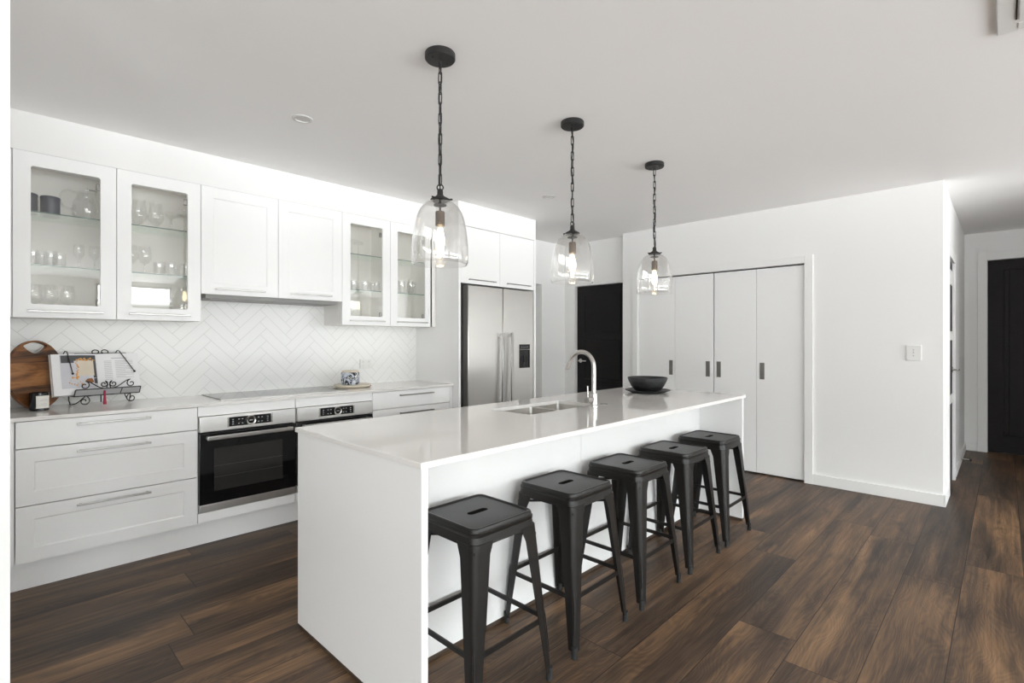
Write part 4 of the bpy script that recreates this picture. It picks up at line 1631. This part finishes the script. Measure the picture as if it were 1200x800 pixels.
cvr.rings([[pp(x, 0.0, -0.014), pp(x, PH + 0.004, -0.014), pp(x, PH + 0.004, -0.0115), pp(x, 0.0, -0.0115)] for x in (BX - PW - 0.004, BX, BX + PW + 0.004)])
cvr.build('cover', M['label'], bk)

# round board and the marbled pot beside the cooktop
tag(MB((2.135, 3.945, T)).lathe([(0, T), (0.128, T), (0.150, T + 0.008), (0.155, T + 0.018), (0.152, T + 0.024), (0, T + 0.024)], (2.135, 3.945, 0), 48).build('serving_board', M['paleboard']),
    'round pale stone serving board on the worktop beside the cooktop', 'serving board')
org = (2.105, 3.93, T + 0.024)
z0 = org[2]
pt = MB(org)
pt.rings([[(2.105 + a * r, 3.93 + b * r, z) for a, b in ((1, .42), (.42, 1), (-.42, 1), (-1, .42), (-1, -.42), (-.42, -1), (.42, -1), (1, -.42))] for r, z in ((0.060, z0), (0.068, z0 + 0.006), (0.068, z0 + 0.098), (0.062, z0 + 0.104))])
pot = pt.build('marbled_pot', M['marbled'], None, 25)
tag(pot, 'small black and white marbled pot on the round pale board', 'pot')
lid = MB(org)
lid.rings([[(2.105 + a * r, 3.93 + b * r, z) for a, b in ((1, .42), (.42, 1), (-.42, 1), (-1, .42), (-1, -.42), (-.42, -1), (.42, -1), (1, -.42))] for r, z in ((0.064, z0 + 0.1045), (0.064, z0 + 0.114), (0.058, z0 + 0.118))])
lid.build('lid', M['paleboard'], pot)

# ------------------------------------------------------------------ glassware behind the panes


def glass_obj(name, prof, mat='glassware', n=28, wall=0.0018, closed=None):
    mb = MB()
    inner = []
    for r, z in prof:
        if r > wall * 1.6:
            inner.append((r - wall, z))
    mb.lathe(prof, (0, 0, 0), n)
    return mb.build(name, M[mat], None, 50)


def place(src, spots, first_used):
    for k, (x, y, z, lb, cat, gr) in enumerate(spots):
        if k == 0 and not first_used:
            o = src
            o.location = (x, y, z)
        else:
            o = dup(src, (x, y, z))
        tag(o, lb, cat, gr)


SB, S1, S2 = 1.441, 1.722, 2.018
wine = glass_obj('wine_glass', [(0, 0.001), (0.032, 0.0), (0.033, 0.002), (0.006, 0.008), (0.0045, 0.014), (0.004, 0.055), (0.006, 0.062), (0.020, 0.072), (0.034, 0.095), (0.038, 0.120), (0.036, 0.150), (0.031, 0.180), (0.0305, 0.181)])
gb = 'wine glasses on the bottom shelf of the left cabinet'
place(wine, [(0.180, 4.0, SB, 'clear wine glass at the left end of the bottom shelf, under the tumblers', 'wine glass', gb),
             (0.247, 4.0, SB, 'clear wine glass in the middle of three on the bottom shelf', 'wine glass', gb),
             (0.322, 4.0, SB, 'clear wine glass right of two others on the bottom shelf', 'wine glass', gb),
             (0.627, 3.98, S1, 'clear wine glass partly hidden by the second glass door frame', 'wine glass', 'wine glasses on the middle shelf'),
             (0.696, 3.97, S1, 'clear wine glass on the middle shelf left of small tumblers', 'wine glass', 'wine glasses on the middle shelf')], False)
stem = glass_obj('stem_glass', [(0, 0.001), (0.028, 0.0), (0.029, 0.002), (0.005, 0.008), (0.004, 0.060), (0.012, 0.072), (0.024, 0.090), (0.027, 0.110), (0.025, 0.150), (0.0245, 0.151)])
place(stem, [(0.376, 4.0, S1, 'slim stemmed glass on the middle shelf right of the cut tumblers', 'stemmed glass', 'slim stemmed glasses'),
             (0.450, 4.0, S1, 'slim stemmed glass on the middle shelf against the door frame', 'stemmed glass', 'slim stemmed glasses')], False)
tumb = glass_obj('tumbler', [(0, 0.006), (0.026, 0.004), (0.028, 0.0), (0.030, 0.003), (0.0335, 0.090), (0.0315, 0.090), (0.028, 0.010), (0, 0.010)])
g1 = 'cut tumblers on the middle shelf of the left cabinet'
l1 = 'short cut-glass tumbler clustered at the left end of the middle shelf'
g2 = 'small tumblers behind the second glass door'
l2 = 'small clear tumbler in the row right of the wine glass'
g3 = 'tumblers in the right glass cabinet, left door'
l3 = 'clear tumbler in the middle shelf row of the third glass door'
g4 = 'tumblers in the right glass cabinet, right door'
l4 = 'clear tall tumbler in the middle shelf row behind the pendant lamp'
sp = [(0.168, 3.96, S1, l1, 'tumbler', g1), (0.212, 4.04, S1, l1, 'tumbler', g1), (0.244, 3.965, S1, l1, 'tumbler', g1), (0.288, 4.03, S1, l1, 'tumbler', g1),
      (0.778, 4.0, S1, l2, 'tumbler', g2), (0.832, 3.95, S1, l2, 'tumbler', g2), (0.872, 4.02, S1, l2, 'tumbler', g2), (0.925, 3.96, S1, l2, 'tumbler', g2)]
sp += [(x, y, S1, l3, 'tumbler', g3) for x, y in ((2.150, 3.97), (2.190, 4.05), (2.250, 3.96), (2.300, 4.03), (2.375, 3.97), (2.395, 4.06))]
place(tumb, sp, False)
tall = glass_obj('tall_tumbler', [(0, 0.006), (0.022, 0.004), (0.024, 0.0), (0.026, 0.003), (0.030, 0.130), (0.0285, 0.130), (0.024, 0.012), (0, 0.012)])
place(tall, [(x, y, S1, l4, 'tumbler', g4) for x, y in ((2.640, 3.99), (2.700, 4.06), (2.745, 3.99), (2.810, 4.04))], False)
hur = glass_obj('brandy_glass', [(0, 0.001), (0.032, 0.0), (0.034, 0.003), (0.010, 0.012), (0.008, 0.026), (0.022, 0.038), (0.040, 0.062), (0.045, 0.085), (0.040, 0.120), (0.034, 0.160), (0.037, 0.185)])
place(hur, [(0.672, 4.0, S2, 'round brandy glass on the top shelf by the left door frame', 'brandy glass', 'brandy glasses on the top shelf'),
            (0.762, 4.0, S2, 'round brandy glass on the top shelf left of the coupe glasses', 'brandy glass', 'brandy glasses on the top shelf')], False)
cou = glass_obj('coupe_glass', [(0, 0.001), (0.030, 0.0), (0.031, 0.002), (0.005, 0.008), (0.0038, 0.095), (0.010, 0.105), (0.030, 0.118), (0.045, 0.140), (0.046, 0.146)])
place(cou, [(0.862, 4.07, S2, 'coupe glass on the top shelf standing further back', 'coupe glass', 'coupe glasses on the top shelf'),
            (0.915, 3.97, S2, 'coupe glass on the top shelf at the right door frame', 'coupe glass', 'coupe glasses on the top shelf')], False)
dec = glass_obj('decanter', [(0, 0.003), (0.040, 0.0), (0.048, 0.006), (0.062, 0.050), (0.066, 0.090), (0.058, 0.130), (0.040, 0.165), (0.030, 0.190), (0.032, 0.215)])
dec.location = (0.898, 3.96, SB)
tag(dec, 'large rounded clear glass decanter in the bottom right of the second door', 'decanter')
jug = thing('glass_jug', 'large clear glass jug with a looped handle on the top shelf', 'jug', (0.412, 4.0, S2))
MB().lathe([(0, 0.004), (0.055, 0.0), (0.062, 0.006), (0.072, 0.060), (0.070, 0.100), (0.052, 0.140), (0.042, 0.165), (0.046, 0.185)], (0, 0, 0), 32).build('body', M['glassware'], jug, 50)
hp = []
for k in range(15):
    a = R(60 + 240 * k / 14)
    hp.append((-0.085 + 0.045 * math.cos(a) * 0.85, 0.0, 0.120 + 0.055 * math.sin(a)))
hp = [(-0.046, 0, 0.172)] + hp + [(-0.070, 0, 0.055)]
MB().tube(hp, 0.0065, 10).build('handle', M['glassware'], jug)
MB().tube([(-0.005, -0.040, 0.186), (0.038, -0.030, 0.188), (0.046, -0.024, 0.184)], 0.003, 8).build('rim_clip', M['pull'], jug)
tin = MB().lathe([(0, 0), (0.042, 0.0), (0.044, 0.003), (0.044, 0.098), (0.0455, 0.100), (0.0455, 0.112), (0.042, 0.116), (0, 0.117)], (0, 0, 0), 32).build('navy_canister', M['navy'])
place(tin, [(0.150, 3.985, S2, 'dark navy canister cut off by the left door frame', 'canister', 'navy canisters on the top shelf'),
            (0.248, 4.0, S2, 'dark navy canister standing left of the glass jug', 'canister', 'navy canisters on the top shelf')], False)
bw = MB().lathe([(0, 0.002), (0.028, 0.0), (0.032, 0.004), (0.050, 0.030), (0.058, 0.055), (0.0555, 0.056), (0.046, 0.030), (0.028, 0.010), (0, 0.008)], (0, 0, 0), 32).build('white_bowl', M['whiteceramic'])
place(bw, [(2.62, 3.97, SB, 'small white bowl left of another on the bottom shelf', 'bowl', 'white bowls in the right glass cabinet'),
           (2.735, 3.99, SB, 'small white bowl on the bottom shelf nearer the tall cabinet', 'bowl', 'white bowls in the right glass cabinet')], False)
cs = glass_obj('cake_stand', [(0, 0.002), (0.050, 0.0), (0.052, 0.003), (0.010, 0.014), (0.007, 0.030), (0.006, 0.120), (0.010, 0.128), (0.062, 0.134), (0.064, 0.138), (0.0, 0.139)])
cs.location = (2.170, 4.03, S2)
tag(cs, 'thin clear glass pedestal on the top shelf of the third door', 'cake stand')
